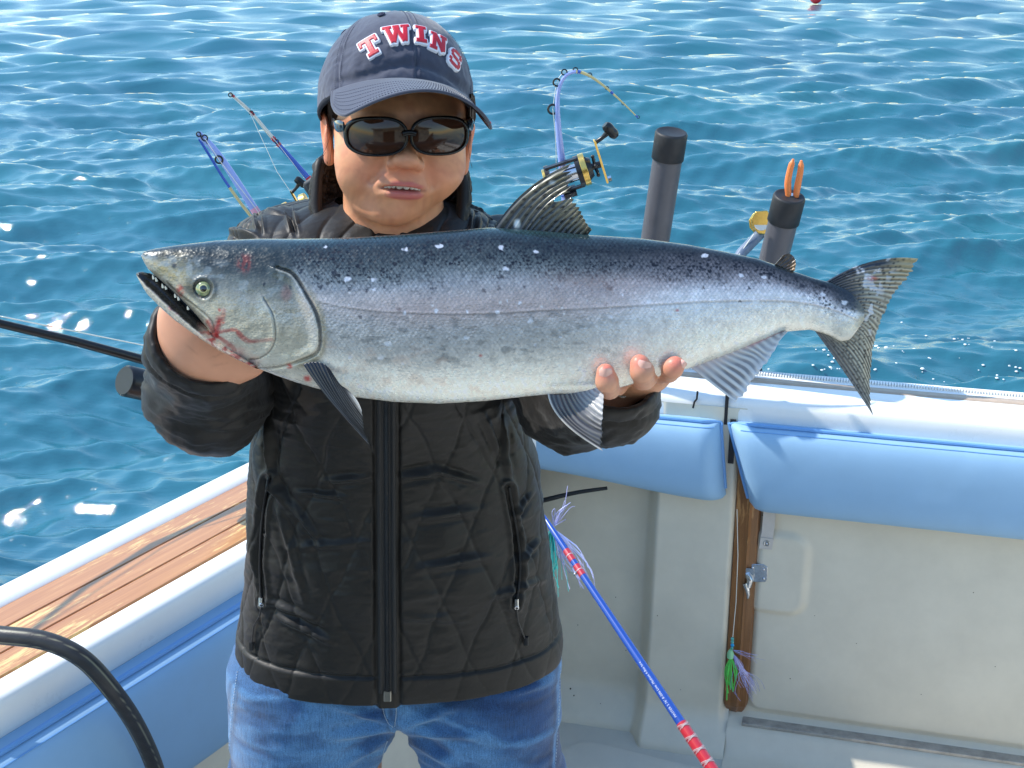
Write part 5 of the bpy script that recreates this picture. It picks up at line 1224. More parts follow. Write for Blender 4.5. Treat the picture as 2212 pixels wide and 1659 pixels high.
JF = [((842, 1560), (700, 1515), 7, .005), ((850, 1570), (720, 1590), 8, .006), ((868, 1570), (1000, 1520), 8, .006), ((872, 1580), (1040, 1590), 8, .005), ((850, 1590), (740, 1650), 7, .005), ((880, 1600), (980, 1650), 7, .005), ((560, 1480), (640, 1500), 7, .003), ((1190, 1470), (1100, 1500), 7, .004)]
D = D + folds(U_, V_, JF) * (V[:, 1] < PY)
d_, S_, T_ = curve_dist(U_, V_, [(832, 1505), (836, 1540), (848, 1572), (852, 1640)], 30); D = D + .003 * np.exp(-(d_ / 3) ** 2) * (V[:, 1] < PY)
V2 = V + N * D[:, None]
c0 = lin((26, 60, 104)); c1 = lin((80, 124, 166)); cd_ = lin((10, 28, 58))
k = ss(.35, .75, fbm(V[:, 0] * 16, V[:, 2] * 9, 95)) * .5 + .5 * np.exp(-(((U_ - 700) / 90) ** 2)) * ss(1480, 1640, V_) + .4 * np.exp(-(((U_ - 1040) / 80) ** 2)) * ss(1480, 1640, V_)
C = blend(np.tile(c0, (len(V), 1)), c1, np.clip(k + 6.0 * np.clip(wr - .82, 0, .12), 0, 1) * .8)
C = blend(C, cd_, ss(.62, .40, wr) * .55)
for pts in ([(832, 1505), (836, 1540), (850, 1572)], [(508, 1480), (500, 1560), (490, 1659)], [(1208, 1420), (1205, 1540), (1198, 1659)]):
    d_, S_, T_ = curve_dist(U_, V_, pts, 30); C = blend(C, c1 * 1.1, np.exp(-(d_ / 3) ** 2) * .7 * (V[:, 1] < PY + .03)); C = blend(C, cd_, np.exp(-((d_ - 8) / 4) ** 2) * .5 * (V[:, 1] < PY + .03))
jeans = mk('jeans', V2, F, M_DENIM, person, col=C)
JN = bvh(jeans)
def on_j(u, v, up=.0008):
    p, n = hit(JN, u, v); return None if p is None else p + n * up
b = MB(); M_STI = mat('pale_stitching', lin((176, 186, 196)), .8)
for pts in ([(826, 1500), (829, 1535), (838, 1560), (848, 1570)], [(854, 1500), (856, 1540), (852, 1568)], [(1209, 1440), (1206, 1540), (1199, 1650)], [(514, 1450), (503, 1530), (494, 1640)], [(836, 1600), (826, 1630), (820, 1658)]):
    q = smooth_curve(pts, 60); run = [on_j(*p) for p in q]
    for i in range(0, 59, 2):
        if run[i] is not None and run[i + 1] is not None and np.linalg.norm(run[i] - run[i + 1]) < .01: b.tube([run[i], run[i + 1]], .00045, 4)
o = b.build('stitching', M_STI, jeans, smooth=False); o['kind'] = 'stuff'
b = MB(); p = on_j(842, 1515, .002); 
if p is not None: b.box(p + UPV * .004, RT * .011, (0, .0015, 0), UPV * .008, .002); b.build('waist_tab', mat('dark_denim', (.03, .06, .13), .8, bump=.5, bscale=800), jeans, bevel=.001)
for sx, t in ((-1, LA), (1, RA)):
    cxs = t[0] + sx * .04
    def shoe(P): return smax(smin(ell(P, (cxs, PY - .02, FLZ + .035), (.048, .135, .045)), ell(P, (cxs, PY + .04, FLZ + .06), (.042, .06, .06)), .03), -(P[..., 2] - FLZ), .004)
    V, F = nets(shoe, (cxs - .07, PY - .18, FLZ - .01), (cxs + .07, PY + .14, FLZ + .14), .008); mk('shoe', V, F, M_BLACKM, person)

# ------------------------------------------------------------------ cap
CC_ = QY(853, 244, PY - .010)
CR = rot('Z', 16) @ rot('Y', 7.5) @ rot('X', -26)
cap = empty('cap', tuple(CC_), person); cap.location = tuple(np.array(CC_) - np.array(person.location))
def capw(x, y, z): return CC_ + np.stack(np.broadcast_arrays(x, y, z), -1) @ CR.T
CH = .107; CA, CB = .0840, .102
def crown(ph, h):
    """ph: 0 = front; h: 0 base .. 1 top"""
    r = (1 - np.clip(h, 0, 1) ** 2.45) ** (1 / 2.15); r = r * (1 + .015 * np.sin(h * np.pi))
    # the panels between seams puff out a little
    x = CA * r * np.sin(ph); y = -CB * r * np.cos(ph) * (1 + .02 * (np.cos(ph) > 0) * np.cos(ph) * np.sin(h * np.pi)); z = CH * h
    return x, y, z
M_CAP = mat('washed_navy_cotton', lin((66, 69, 84)), .85, spec=.2, sheen=.35, bump=.5, bscale=1100, bdist=.0004, var=.10, vscale=28)
M_CAPU = mat('dark_underbrim', lin((24, 26, 38)), .8)
phs = np.linspace(0, 2 * np.pi, 360, endpoint=False); hs = 1 - (1 - np.linspace(0, 1, 110)) ** 1.0
Ph, Hh = np.meshgrid(phs, hs, indexing='ij'); Hh = np.sin(Hh * math.pi / 2) ** .9
x, y, z = crown(Ph, Hh)
seam = np.abs(((Ph / (math.pi / 3)) + .5) % 1 - .5) * (math.pi / 3) * .085
pushk = -.0010 * np.exp(-(seam / .0012) ** 2) + .0006 * np.exp(-((seam - .0035) / .001) ** 2)
cr_ = .0050 * (fbm(Ph * 3 + 1, Hh * 3.5, 3) - .5) * (1 - .4 * Hh) + .0022 * (1 - np.abs(2 * fbm(Ph * 5, Hh * 9 + np.sin(Ph * 2), 5) - 1) - .7) * ss(.9, .2, Hh)
cr_ = cr_ - .0045 * np.exp(-((Hh - .13 - .05 * np.cos(Ph * 4)) / .05) ** 2) * ss(.2, .8, np.cos(Ph)) * .8
pushk = pushk + cr_
nr = np.stack([x / CA ** 2, y / CB ** 2, z * .9 / CH ** 2], -1); nr /= np.linalg.norm(nr, axis=-1)[..., None]
x, y, z = x + nr[..., 0] * pushk, y + nr[..., 1] * pushk, z + nr[..., 2] * pushk
crn = mk('crown', capw(x, y, z), gridF(360, 110, True, False), M_CAP, cap)
b = MB(); b.sphere(capw(0, 0, CH + .001), (.007, .007, .003), 14, 8, CR); b.build('top_button', M_CAP, crn)
for k in (-.5, 1.5, -1.5, 2.5, -2.5):
    ph_ = k * math.pi / 3; q = np.array(crown(np.array(ph_), np.array(.80))); nrm = CR @ (np.array([q[0] / CA ** 2, q[1] / CB ** 2, q[2] / CH ** 2]) / np.linalg.norm([q[0] / CA ** 2, q[1] / CB ** 2, q[2] / CH ** 2]))
    b = MB(); b.torus(capw(*q) + nrm * .0015, nrm, .0034, .0011, 20, 8); b.sphere(capw(*q) + nrm * .0004, .0026, 10, 6); b.build('eyelet', mat('eyelet_thread', lin((44, 48, 70)), .8), crn)
# seam stitching
b = MB()
for k in range(6):
    for dd in (-.0042, .0042):
        hh2 = np.linspace(.02, .95, 90); x, y, z = crown(k * math.pi / 3 + dd / .085 / np.maximum((1 - hh2 ** 2.4) ** .47, .2), hh2); q = capw(x * 1.008, y * 1.008, z * 1.006)
        for i in range(0, 89, 2): b.tube(q[i:i + 2], .00035, 4, cap=False)
o = b.build('seam_stitching', mat('navy_thread', lin((48, 52, 76)), .8), crn, smooth=False); o['kind'] = 'stuff'
# brim
BW = math.radians(66)
def brim(a, t):
    """a -1..1 across, t 0..1 outwards"""
    ph = a * BW; x0 = CA * np.sin(ph); y0 = -CB * np.cos(ph)
    Lr = .071 * np.clip(1 - np.abs(a) ** 2.3, 0, 1) ** .52
    dirx = .34 * np.sin(ph); diry = -np.sqrt(1 - dirx ** 2)
    x = x0 * (1 - .03 * (t == 0)) + dirx * Lr * t; y = y0 + diry * Lr * t
    z = .003 - .50 * Lr * t - 4.2 * (x ** 2) * np.clip(Lr * t / .05, 0, 1)
    return x, y, z
aa_ = np.linspace(-1, 1, 160); tt_ = np.linspace(0, 1, 36); A2, T2 = np.meshgrid(aa_, tt_, indexing='ij'); A2 = np.sin(A2 * math.pi / 2)
x, y, z = brim(A2, T2); top = capw(x, y, z + .0014 * np.sqrt(np.clip(1 - T2 ** 8, 0, 1))); bot = capw(x, y, z - .0016 * np.sqrt(np.clip(1 - T2 ** 8, 0, 1)))
br_ = mk('brim', top, gridF(160, 36), M_CAP, cap); mk('under_brim', bot, gridF(160, 36)[:, ::-1], M_CAPU, br_)
b = MB(); x, y, z = brim(np.sin(np.linspace(-1, 1, 160) * math.pi / 2), np.ones(160)); b.tube(capw(x, y, z), .0017, 8); b.build('brim_edge', M_CAP, br_)
b = MB()
for k, t in enumerate((.30, .42, .54, .66, .78, .90)):
    n = 150; an = np.linspace(-.93, .93, n); x, y, z = brim(an, t * np.ones(n)); q = capw(x, y, z + .0015)
    for i in range(0, n - 1, 2): b.tube(q[i:i + 2], .00038, 4, cap=False)
o = b.build('brim_stitching', MATS['navy_thread'], br_, smooth=False); o['kind'] = 'stuff'
for nm, c, t0, a0, a1, r in (('white_trim', lin((225, 225, 230)), .90, .62, .80, .0017), ('red_trim', lin((176, 30, 48)), .97, .70, .985, .0022)):
    n = 60; x, y, z = brim(np.linspace(a0, a1, n), t0 * np.ones(n)); b = MB(); b.tube(capw(x * .995, y * .985 if nm == 'white_trim' else y, z + .0030), r, 6); b.build(nm, mat(nm, c, .7), br_)
# band where the brim meets the crown, and dark sweatband
b = MB(); n = 200; pq = np.linspace(0, 2 * np.pi, n); b.tube(capw(CA * .985 * np.sin(pq), -CB * .985 * np.cos(pq), -.001 + 0 * pq), .0035, 8, flat=.5); b.build('sweatband', M_CAPU, cap)
# arched lettering, red satin on a raised white border
def psd(X, Y, poly):
    poly = np.asarray(poly, float); d = np.full(X.shape, 1e9); ins = np.zeros(X.shape, bool)
    for i in range(len(poly)):
        a, b2 = poly[i], poly[(i + 1) % len(poly)]; e = b2 - a; t = np.clip(((X - a[0]) * e[0] + (Y - a[1]) * e[1]) / (e @ e), 0, 1)
        d = np.minimum(d, np.hypot(X - a[0] - t * e[0], Y - a[1] - t * e[1])); cnd = ((a[1] > Y) != (b2[1] > Y)) & (X < (b2[0] - a[0]) * (Y - a[1]) / (b2[1] - a[1] + 1e-12) + a[0]); ins ^= cnd
    return np.where(ins, -d, d)
def rc_(x0, y0, x1, y1): return [(x0, y0), (x1, y0), (x1, y1), (x0, y1)]
def stk(a, b2, w_):
    a = np.array(a, float); b2 = np.array(b2, float); d = (b2 - a) / np.linalg.norm(b2 - a); n = np.array([-d[1], d[0]]) * w_ / 2
    return [a + n, b2 + n, b2 - n, a - n]
LET = {'T': (22, [rc_(0, 17, 22, 22), rc_(0, 13.5, 3.6, 20), rc_(18.4, 13.5, 22, 20), rc_(7.8, 0, 14.2, 20), rc_(4.8, 0, 17.2, 4.4)]),
       'W': (31, [stk((5, 20), (9.3, .2), 5.4), stk((15.5, 17), (9.6, .2), 5.0), stk((15.5, 17), (21.4, .2), 5.0), stk((26, 20), (21.7, .2), 5.4), rc_(0, 18, 10.5, 22), rc_(20.5, 18, 31, 22), rc_(11.5, 15.5, 19.5, 22)]),
       'I': (12.5, [rc_(0, 0, 12.5, 4.6), rc_(0, 17.4, 12.5, 22), rc_(3, 0, 9.5, 22)]),
       'N': (21.5, [rc_(2.2, 0, 7.4, 20), rc_(14.2, 2, 19.4, 22), stk((4.6, 20.6), (16.8, 1.2), 5.6), rc_(0, 0, 9.4, 4.2), rc_(0, 17.8, 7, 22), rc_(12, 17.8, 21.5, 22)]),
       'S': (19, [stk(a, b2, 4.3) for a, b2 in zip([(16.4, 13.5), (16.4, 18), (14, 19.4), (5, 19.4), (2.6, 17.4), (2.6, 13.6), (5, 11.6), (14, 10.4), (16.4, 8.4), (16.4, 4.6), (14, 2.6), (5, 2.6), (2.6, 5)], [(16.4, 18), (14, 19.4), (5, 19.4), (2.6, 17.4), (2.6, 13.6), (5, 11.6), (14, 10.4), (16.4, 8.4), (16.4, 4.6), (14, 2.6), (5, 2.6), (2.6, 4), (2.6, 8.4)])])}
M_RED = mat('embroidery', None, .45, spec=.5, attr=True, bump=.5, bscale=500, bdist=.0005)
for ch, s0, h0, ro in (('T', -.0505, .039, 25), ('W', -.0205, .0530, 9), ('I', .0060, .0545, -3), ('N', .0270, .0480, -12), ('S', .0500, .0350, -26)):
    w_, polys = LET[ch]; st = .42; gx = np.arange(-3, w_ + 3.01, st); gy = np.arange(-3, 25.01, st); X, Y = np.meshgrid(gx, gy, indexing='ij')
    d = np.min([psd(X, Y, p) for p in polys], 0); lx = (X - w_ / 2) * .00100; ly = (Y - 11) * .00105; a = math.radians(ro)
    s_ = s0 + lx * math.cos(a) - ly * math.sin(a); h_ = h0 + lx * math.sin(a) + ly * math.cos(a)
    # h_ runs up the curved crown: turn arc length into height fraction
    hf = np.linspace(0, .98, 200); xx, yy, zz = crown(np.zeros(200), hf); al = np.r_[0, np.cumsum(np.hypot(np.diff(yy), np.diff(zz)))]
    hfr = np.interp(h_, al, hf); phw = s_ / (.090 * (1 - hfr ** 2.45) ** (1 / 2.15) * .55 + .090 * .45)
    x, y, z = crown(phw, hfr); up = .0012 + .0010 * ss(2.1, 1.2, d) + .0010 * ss(.3, -.6, d) + .0006
    n_ = np.stack([x / CA ** 2, y / CB ** 2, z * .9 / CH ** 2], -1); n_ /= np.linalg.norm(n_, axis=-1)[..., None]
    up = np.where(d > 1.9, .0004, up + .0004)
    q = capw(x + n_[..., 0] * up, y + n_[..., 1] * up, z + n_[..., 2] * up)
    red = ss(.30, -.05, d); Cc = np.zeros((*d.shape, 3)) + lin((226, 224, 230)); Cc = blend(Cc, lin((186, 22, 44)) * 1.0, red); Cc = Cc * (1 + .35 * (fbm(X * .25 + Y * .15, Y * .9, 7) - .5) * red)[..., None]
    F = gridF(len(gx), len(gy)); dc = d.ravel()[F].mean(1); F = F[dc < 2.2]
    use = np.unique(F); mp_ = -np.ones(q.shape[0] * q.shape[1], int); mp_[use] = np.arange(len(use))
    mk('letter', q.reshape(-1, 3)[use], mp_[F], M_RED, crn, col=Cc.reshape(-1, 3)[use])
# ------------------------------------------------------------------ rods, holders and tackle
M_RODB = mat('blue_rod_blank', (.03, .09, .42), .22, spec=.6, coat=.8)
M_RODSUN = mat("sunlit_blue_blank", (.30, .37, .72), .22, spec=.6, coat=.8)  # blue blank with the paleness of sunlight put into its base colour
M_RODY = mat('yellow_rod_tip', (.62, .50, .22), .3, coat=.6)
M_REDW = mat('red_thread_wrap', (.48, .018, .03), .28, coat=.8, spec=.6)
M_PVC = mat('grey_tube', (.095, .090, .100), .42, var=.10, vscale=30, bump=.1, bscale=300)
M_ORG = mat('orange_grip', (.80, .22, .06), .4, spec=.5)
M_GREY = mat('blue_grey_pole', (.13, .17, .24), .4, var=.15, vscale=50)
def Yat(u, v, Y): return QY(float(u), float(v), float(Y))
def rod(name, label, blank, rads, seat=None):
    pass
# tall rod holder tubes on the transom
def holder(label, top, bot, r, rc, capfrac, group='rod holder tubes on the transom'):
    top = np.asarray(top); bot = np.asarray(bot); d = (top - bot); L = np.linalg.norm(d); d = d / L
    o = empty('rod_holder', tuple(bot)); tag(o, label, 'rod holder', group)
    a = np.cross(d, [0, 0, 1.0]); a /= np.linalg.norm(a); b_ = np.cross(d, a); n = 36; t = np.linspace(0, 2 * np.pi, n, endpoint=False); ring = np.cos(t)[:, None] * a + np.sin(t)[:, None] * b_
    prof = [(0, r), (L - capfrac, r), (L - .004, r), (L - .004, r - .004), (L - .12, r - .004)]
    V = np.array([bot + d * h + ring * q for h, q in prof]); mk('tube', V, gridF(5, n, False, True)[:, ::-1], M_PVC, o, smooth=True)
    prof = [(L - capfrac - .001, r + .0005), (L - capfrac, rc), (L - .005, rc), (L - .001, rc - .002), (L, rc - .004), (L - .001, rc - .007), (L - .0025, rc - .010), (L - .003, .0001)]
    V = np.array([bot + d * h + ring * q for h, q in prof]); mk('rubber_cap', V, gridF(8, n, False, True)[:, ::-1], M_BLACKM, o)
    b = MB(); b.cyl(bot + d * .0, bot + d * .03, r + .008, r + .006, 28); b.build('base_collar', M_BLACK, o)
    return o
YT = 2.86
t1 = Yat(1451, 284, YT - .10); b1 = Yat(1372, 800, YT); holder('tall dark grey rod holder tube standing empty behind the dorsal fin side of the salmon', t1, b1, .0305, .0335, .058)
t2 = Yat(1706, 422, YT - .12); b2 = Yat(1606, 818, YT); holder('shorter dark grey rod holder tube with orange plier handles sticking out', t2, b2, .0305, .0335, .060)
# pliers standing in the second tube
pl = empty('pliers', tuple(t2)); tag(pl, 'pliers with orange grips standing in the shorter grey tube', 'pliers')
for pts in ([(1703, 424), (1702, 394), (1707, 366), (1713, 346)], [(1719, 426), (1724, 396), (1729, 370), (1731, 349)]):
    q = smooth_curve([Yat(*p, YT - .115) for p in pts], 20); b = MB(); b.tube(q, np.interp(np.linspace(0, 1, 20), [0, .3, .9, 1], [.0062, .0072, .0062, .003]), 12); b.sphere(q[-1], .0032, 10, 8); b.build('handle', M_ORG, pl)
b = MB(); b.tube([Yat(1710, 420, YT - .115), Yat(1702, 470, YT - .105)], [.008, .004], 10); b.build('jaws', M_STEEL, pl)
# downrigger arm with a golden sheave
dr = empty('downrigger', tuple(Yat(1600, 560, 2.95))); tag(dr, 'blue grey downrigger pole with gold pulley head beside the shorter tube', 'downrigger')
b = MB(); b.tube([Yat(1500, 812, 2.84), Yat(1530, 710, 2.90), Yat(1560, 610, 2.95), Yat(1603, 545, 2.98), Yat(1655, 492, 3.02)], .0125, 14); b.build('pole', M_GREY, dr)
hc_ = Yat(1643, 482, 3.0); b = MB()
for s in (-1, 1):
    pts = [Yat(u, v, 3.0) for u, v in ((1630, 458), (1655, 456), (1664, 470), (1662, 492), (1652, 508), (1636, 506), (1622, 490), (1620, 474))]; b.prism([p + RT * 0 + FWD * s * .014 for p in pts], FWD * .006)
b.build('sheave_plate', M_GOLD, dr, bevel=.002)
b = MB(); b.cyl(hc_ - FWD * .012, hc_ + FWD * .012, .018, n=24); b.build('sheave', mat('pale_sheave', (.7, .66, .6), .35), dr)
b = MB(); b.tube([Yat(1628, 506, 2.99), Yat(1600, 545, 2.97), Yat(1590, 560, 2.96)], .0013, 5); b.tube([Yat(1652, 505, 3.0), Yat(1658, 516, 3.0), Yat(1650, 520, 3.0)], .004, 8); b.build('cable', M_LINE, dr)

def guides(parent, spec, Y, tilt=(0, 1, 0)):
    for u, v, R, uc, vc in spec:
        b = MB(); c = Yat(u, v, Y); b.torus(c, tilt, R, R * .26, 20, 8); a = Yat(uc, vc, Y); d_ = (a - c) / np.linalg.norm(a - c)
        b.tube([c + d_ * R, a], R * .12, 5); b.tube([c + d_ * R + np.array([0, 0, .002]), a + np.array([0, 0, R])], R * .12, 5); b.build('line_guide', M_BLACK, parent)
# ---- the bent rod right of the cap
YB = 2.74
rd = empty('fishing_rod', tuple(Yat(1260, 560, YB))); tag(rd, 'blue rod bent over in a hook right of the cap, with gold reel', 'fishing rod', 'fishing rods standing in holders')
path = [(1238, 520), (1222, 430), (1214, 350), (1207, 285), (1204, 230), (1208, 190), (1222, 164), (1244, 155), (1270, 162), (1300, 182), (1338, 215), (1378, 254)]
q = smooth_curve([Yat(*p, YB) for p in path], 160); tt = np.linspace(0, 1, 160); r_ = np.interp(tt, [0, .3, .5, .62, 1], [.0098, .0082, .0056, .0040, .0012])
b = MB(); b.tube(q[:112], r_[:112], 12); b.build('blank', M_RODSUN, rd)
b = MB(); b.tube(q[111:], r_[111:] * .98, 10); b.build('tip_section', M_RODY, rd)
b = MB()
for k in (112, 136, 157):
    b = MB(); b.tube(q[k:k + 3], r_[k] * 1.25, 10); b.build('tip_wrap', M_RODB, rd)
b = MB()
for k in range(20, 36, 3): b.tube(q[k:k + 2], r_[k] * 1.06, 12)
b.build('thread_wrap', M_RODB, rd)
b = MB(); b.tube(q[38:44], r_[38:44] * 1.03, 12); b.build('decal_band', mat('pink_decal', (.75, .35, .45), .4), rd)
guides(rd, [(1194, 236, .0092, 1204, 240), (1203, 178, .0072, 1210, 186), (1219, 156, .0054, 1222, 165), (1243, 151, .0046, 1244, 158), (1274, 162, .0040, 1270, 166), (1311, 190, .0032, 1307, 192), (1346, 224, .0026, 1342, 222), (1379, 253, .0026, 1376, 254)], YB)
b = MB(); b.tube(smooth_curve([Yat(*p, YB - .01) for p in ((1194, 236), (1200, 300), (1202, 380))], 12), .0008, 5); b.tube(smooth_curve([Yat(*p, YB) for p in ((1194, 236), (1203, 178), (1219, 156), (1243, 151), (1274, 162), (1311, 190), (1346, 224), (1379, 253))], 40), .0006, 4); b.build('line', M_LINE, rd)
# reel: pixel anchors from the photo, a multiplier lying across the rod
def reel(parent, O, ax, up, s):
    """O centre, ax: spool axis (unit), up: away from the rod, s: overall scale in metres (spool length)"""
    ax = ax / np.linalg.norm(ax); up = up - (up @ ax) * ax; up /= np.linalg.norm(up); fw = np.cross(ax, up)
    rl = empty('reel', tuple(O), parent); rl.location = tuple(np.array(O) - np.array(parent.location))
    a = lambda x, y, z: O + ax * x * s + up * y * s + fw * z * s
    b = MB(); b.cyl(a(.42, 0, 0), a(.58, 0, 0), .46 * s, n=32); b.build('gold_side_plate', M_GOLD, rl, bevel=.0006); b = MB(); b.cyl(a(-.58, 0, 0), a(-.66, 0, 0), .36 * s, n=32); b.build('gold_end_plate', M_GOLD, rl, bevel=.0006)
    b = MB(); b.cyl(a(.28, 0, 0), a(.42, 0, 0), .44 * s, n=32); b.cyl(a(.58, 0, 0), a(.72, 0, 0), .34 * s, .26 * s, 32); b.cyl(a(-.46, 0, 0), a(-.58, 0, 0), .44 * s, n=32); b.build('black_side_plate', M_BLACK, rl)
    b = MB(); b.cyl(a(-.46, 0, 0), a(.3, 0, 0), .24 * s, n=28); b.build('spool', M_STEEL, rl)
    b = MB()
    for y, z in ((.42, .12), (.25, -.36), (-.40, .1), (-.30, -.3)): b.box(a(-.08, y, z), ax * .46 * s, up * .035 * s, fw * .07 * s)
    b.box(a(-.08, -.50, 0), ax * .18 * s, up * .06 * s, fw * .30 * s); b.build('frame', mat('dark_frame', (.03, .03, .035), .3, metal=.6), rl)
    b = MB(); b.cyl(a(.72, 0, 0), a(.98, 0, 0), .10 * s, n=16); b.build('drag_knob', M_BLACK, rl)
    for k in range(5):
        an = k * 1.25; b = MB(); b.sphere(a(.585, .3 * math.cos(an), .3 * math.sin(an)), .05 * s, 8, 6); b.build('screw', M_BLACK, rl)
    b = MB()
    for k in range(5): an = k * 2 * math.pi / 5; b.tube([a(.80, 0, 0), a(.82, .26 * math.cos(an), .26 * math.sin(an))], [.05 * s, .04 * s], 8); b.sphere(a(.82, .28 * math.cos(an), .28 * math.sin(an)), .055 * s, 8, 6)
    b.build('star_drag', M_BLACK, rl)
    b = MB(); b.box(a(1.0, .08, .02), ax * .03 * s, up * .66 * s, fw * .09 * s, .002); h = b.build('handle_arm', M_GOLD, rl, bevel=.0008)
    b = MB(); b.tube(smooth_curve([a(1.02, .66, .02), a(1.22, .72, .02), a(1.42, .82, .02)], 8), [.07 * s, .06 * s, .06 * s, .06 * s, .06 * s, .07 * s, .08 * s, .09 * s], 12)
    b.tube(smooth_curve([a(1.40, 1.06, .02), a(1.50, .86, .02), a(1.60, .62, .02)], 9), np.array([.10, .14, .15, .15, .14, .14, .15, .13, .09]) * s, 14); b.build('handle_knob', M_BLACK, rl)
    b = MB(); b.cyl(a(1.04, -.50, .02), a(1.14, -.50, .02), .09 * s, n=6); b.build('counterweight', M_CHROME, rl)
    return rl
A0, A1 = Yat(1162, 388, YB - .03), Yat(1292, 345, YB - .03)
axr = A1 - A0; reel(rd, Yat(1226, 378, YB - .035), axr + np.array([0, .0, -.012]) * 0 + np.array([0, 0, 0]), np.cross(axr, [0, 1, 0]) + np.array([0, -.02, 0]), .072)
b = MB(); b.tube([Yat(1238, 520, YB), Yat(1262, 680, YB + .02), Yat(1290, 812, YB + .05)], [.012, .014, .014], 12); b.build('grip', M_BLACKM, rd)

# ---- two rods behind the shoulder on the left
YL = 2.66
rd = empty('fishing_rod', tuple(Yat(600, 520, YL))); tag(rd, 'thick blue rod coloured pale as if sunlit, with doubled back yellow tip behind the shoulder', 'fishing rod', 'fishing rods standing in holders')
q = smooth_curve([Yat(*p, YL) for p in [(640, 600), (604, 530), (556, 462), (500, 375), (462, 322), (434, 294), (428, 288)]], 80); r_ = np.interp(np.linspace(0, 1, 80), [0, .45, 1], [.0105, .0088, .0066])
b = MB(); b.tube(q, r_, 12); b.build('blank', M_RODSUN, rd)
b = MB(); b.tube([q[0], Yat(730, 715, YL + .04), Yat(822, 826, YL + .08)], [.0125, .014, .014], 12); b.build('grip', M_BLACKM, rd)
q2 = smooth_curve([Yat(*p, YL + .03) for p in [(430, 300), (452, 335), (482, 384), (515, 432), (538, 462), (560, 492)]], 60); b = MB(); b.tube(q2[:32], .0030, 8); b.build('doubled_blank', M_RODB, rd)
b = MB(); b.tube(q2[31:], .0034, 8); b.build('tip_section', M_RODY, rd)
b = MB();
for k in (22, 24, 26, 28, 30): b.tube(q[k:k + 2], r_[k] * 1.05, 12)
b.build('thread_wrap', M_RODB, rd)
b = MB(); b.tube(q[34:39], r_[34:39] * 1.03, 12); b.build('decal_band', MATS['pink_decal'], rd)
guides(rd, [(429, 290, .0044, 436, 300), (442, 298, .0056, 448, 312), (473, 345, .0072, 480, 356)], YL - .008)
b = MB(); b.tube([Yat(442, 298, YL - .015), Yat(473, 345, YL - .015), Yat(590, 500, YL - .015)], .0007, 4); b.build('line', M_LINE, rd)
A0, A1 = Yat(572, 480, YL - .03), Yat(626, 452, YL - .03); reel(rd, Yat(600, 474, YL - .03), A1 - A0, np.cross(A1 - A0, [0, 1, 0]), .052)
YL2 = 2.80
rd = empty('fishing_rod', tuple(Yat(720, 470, YL2))); tag(rd, 'slim rod with cream tip and blue butt leaning left behind the collar', 'fishing rod', 'fishing rods standing in holders')
q = smooth_curve([Yat(*p, YL2) for p in [(496, 200), (540, 240), (583, 291), (622, 334), (662, 380), (700, 424), (760, 520)]], 120); r_ = np.interp(np.linspace(0, 1, 120), [0, .4, 1], [.0022, .0050, .0082])
b = MB(); b.tube(q[:40], r_[:40], 10); b.build('tip_section', mat('cream_rod_tip', (.66, .60, .50), .3, coat=.5), rd)
b = MB(); b.tube(q[39:], r_[39:], 12); b.build('blank', M_RODB, rd); b = MB(); b.tube([q[-1], Yat(850, 665, YL2 + .03), Yat(935, 815, YL2 + .06)], [.011, .014, .014], 12); b.build('grip', M_BLACKM, rd)
for k, w_ in ((2, 3), (17, 4), (37, 4), (42, 3), (70, 5)): b = MB(); b.tube(q[k:k + w_], r_[k] * 1.18, 10); b.build('red_wrap', M_REDW, rd)
guides(rd, [(498, 205, .0042, 502, 208), (543, 244, .0042, 540, 238), (598, 306, .0040, 595, 300)], YL2 - .006)
b = MB(); b.tube([Yat(498, 206, YL2), Yat(541, 246, YL2 - .01), Yat(598, 370, YL2 - .02), Yat(655, 455, YL2 - .03)], .0008, 4); b.tube([Yat(498, 206, YL2), Yat(543, 246, YL2 - .01), Yat(598, 308, YL2 - .01), Yat(665, 394, YL2)], .0006, 4); b.build('line', M_LINE, rd)
A0, A1 = Yat(650, 452, YL2 - .03), Yat(668, 440, YL2 - .03); b = MB(); b.cyl(Yat(654, 442, YL2 - .05), Yat(664, 438, YL2 - .05), .022, n=24); b.build('reel_side_plate', M_GOLD, rd)
# black housing behind the collar
bx = empty('plastic_housing', tuple(Yat(690, 420, 2.5))); tag(bx, 'rounded black plastic housing peeking out behind the left side of the collar', 'housing')
b = MB(); pts = [Yat(*p, 2.5) for p in ((651, 400), (655, 393), (690, 368), (706, 360), (760, 360), (770, 470), (700, 470), (672, 432))]; b.prism(pts, FWD * .10); b.build('shell', mat('matte_black_plastic', (.035, .036, .04), .45), bx, bevel=.008); b = MB(); b.tube([Yat(722, 450, 2.54), Yat(800, 620, 2.62), Yat(880, 822, 2.72)], [.012, .012, .016], 14); b.build('post', M_STEEL, bx)

# ---- side rod holder with a black pole reaching out over the water
sp = empty('outrigger_pole', tuple(Yat(700, 880, 2.35))); tag(sp, 'black pole reaching out over the water to the left edge', 'pole')
q = [Yat(-900, 400, 1.80), Yat(-500, 545, 1.93), Yat(-160, 652, 2.05), Yat(0, 699, 2.10), Yat(160, 737, 2.16), Yat(330, 783, 2.22), Yat(620, 866, 2.34)]; b = MB(); b.tube(q, [.0035, .0050, .0064, .0072, .0078, .0084, .0095], 14); b.build('shaft', M_BLACK, sp)
b = MB(); b.tube([Yat(-900, 396, 1.80), Yat(-160, 640, 2.04), Yat(0, 683, 2.1), Yat(330, 750, 2.2), Yat(600, 806, 2.3)], .0011, 5); b.build('line', M_LINE, sp)
hd_ = empty('side_rod_holder', tuple(Yat(620, 930, 2.30))); tag(hd_, 'black rod holder tube lying nearly level behind the left sleeve', 'rod holder')
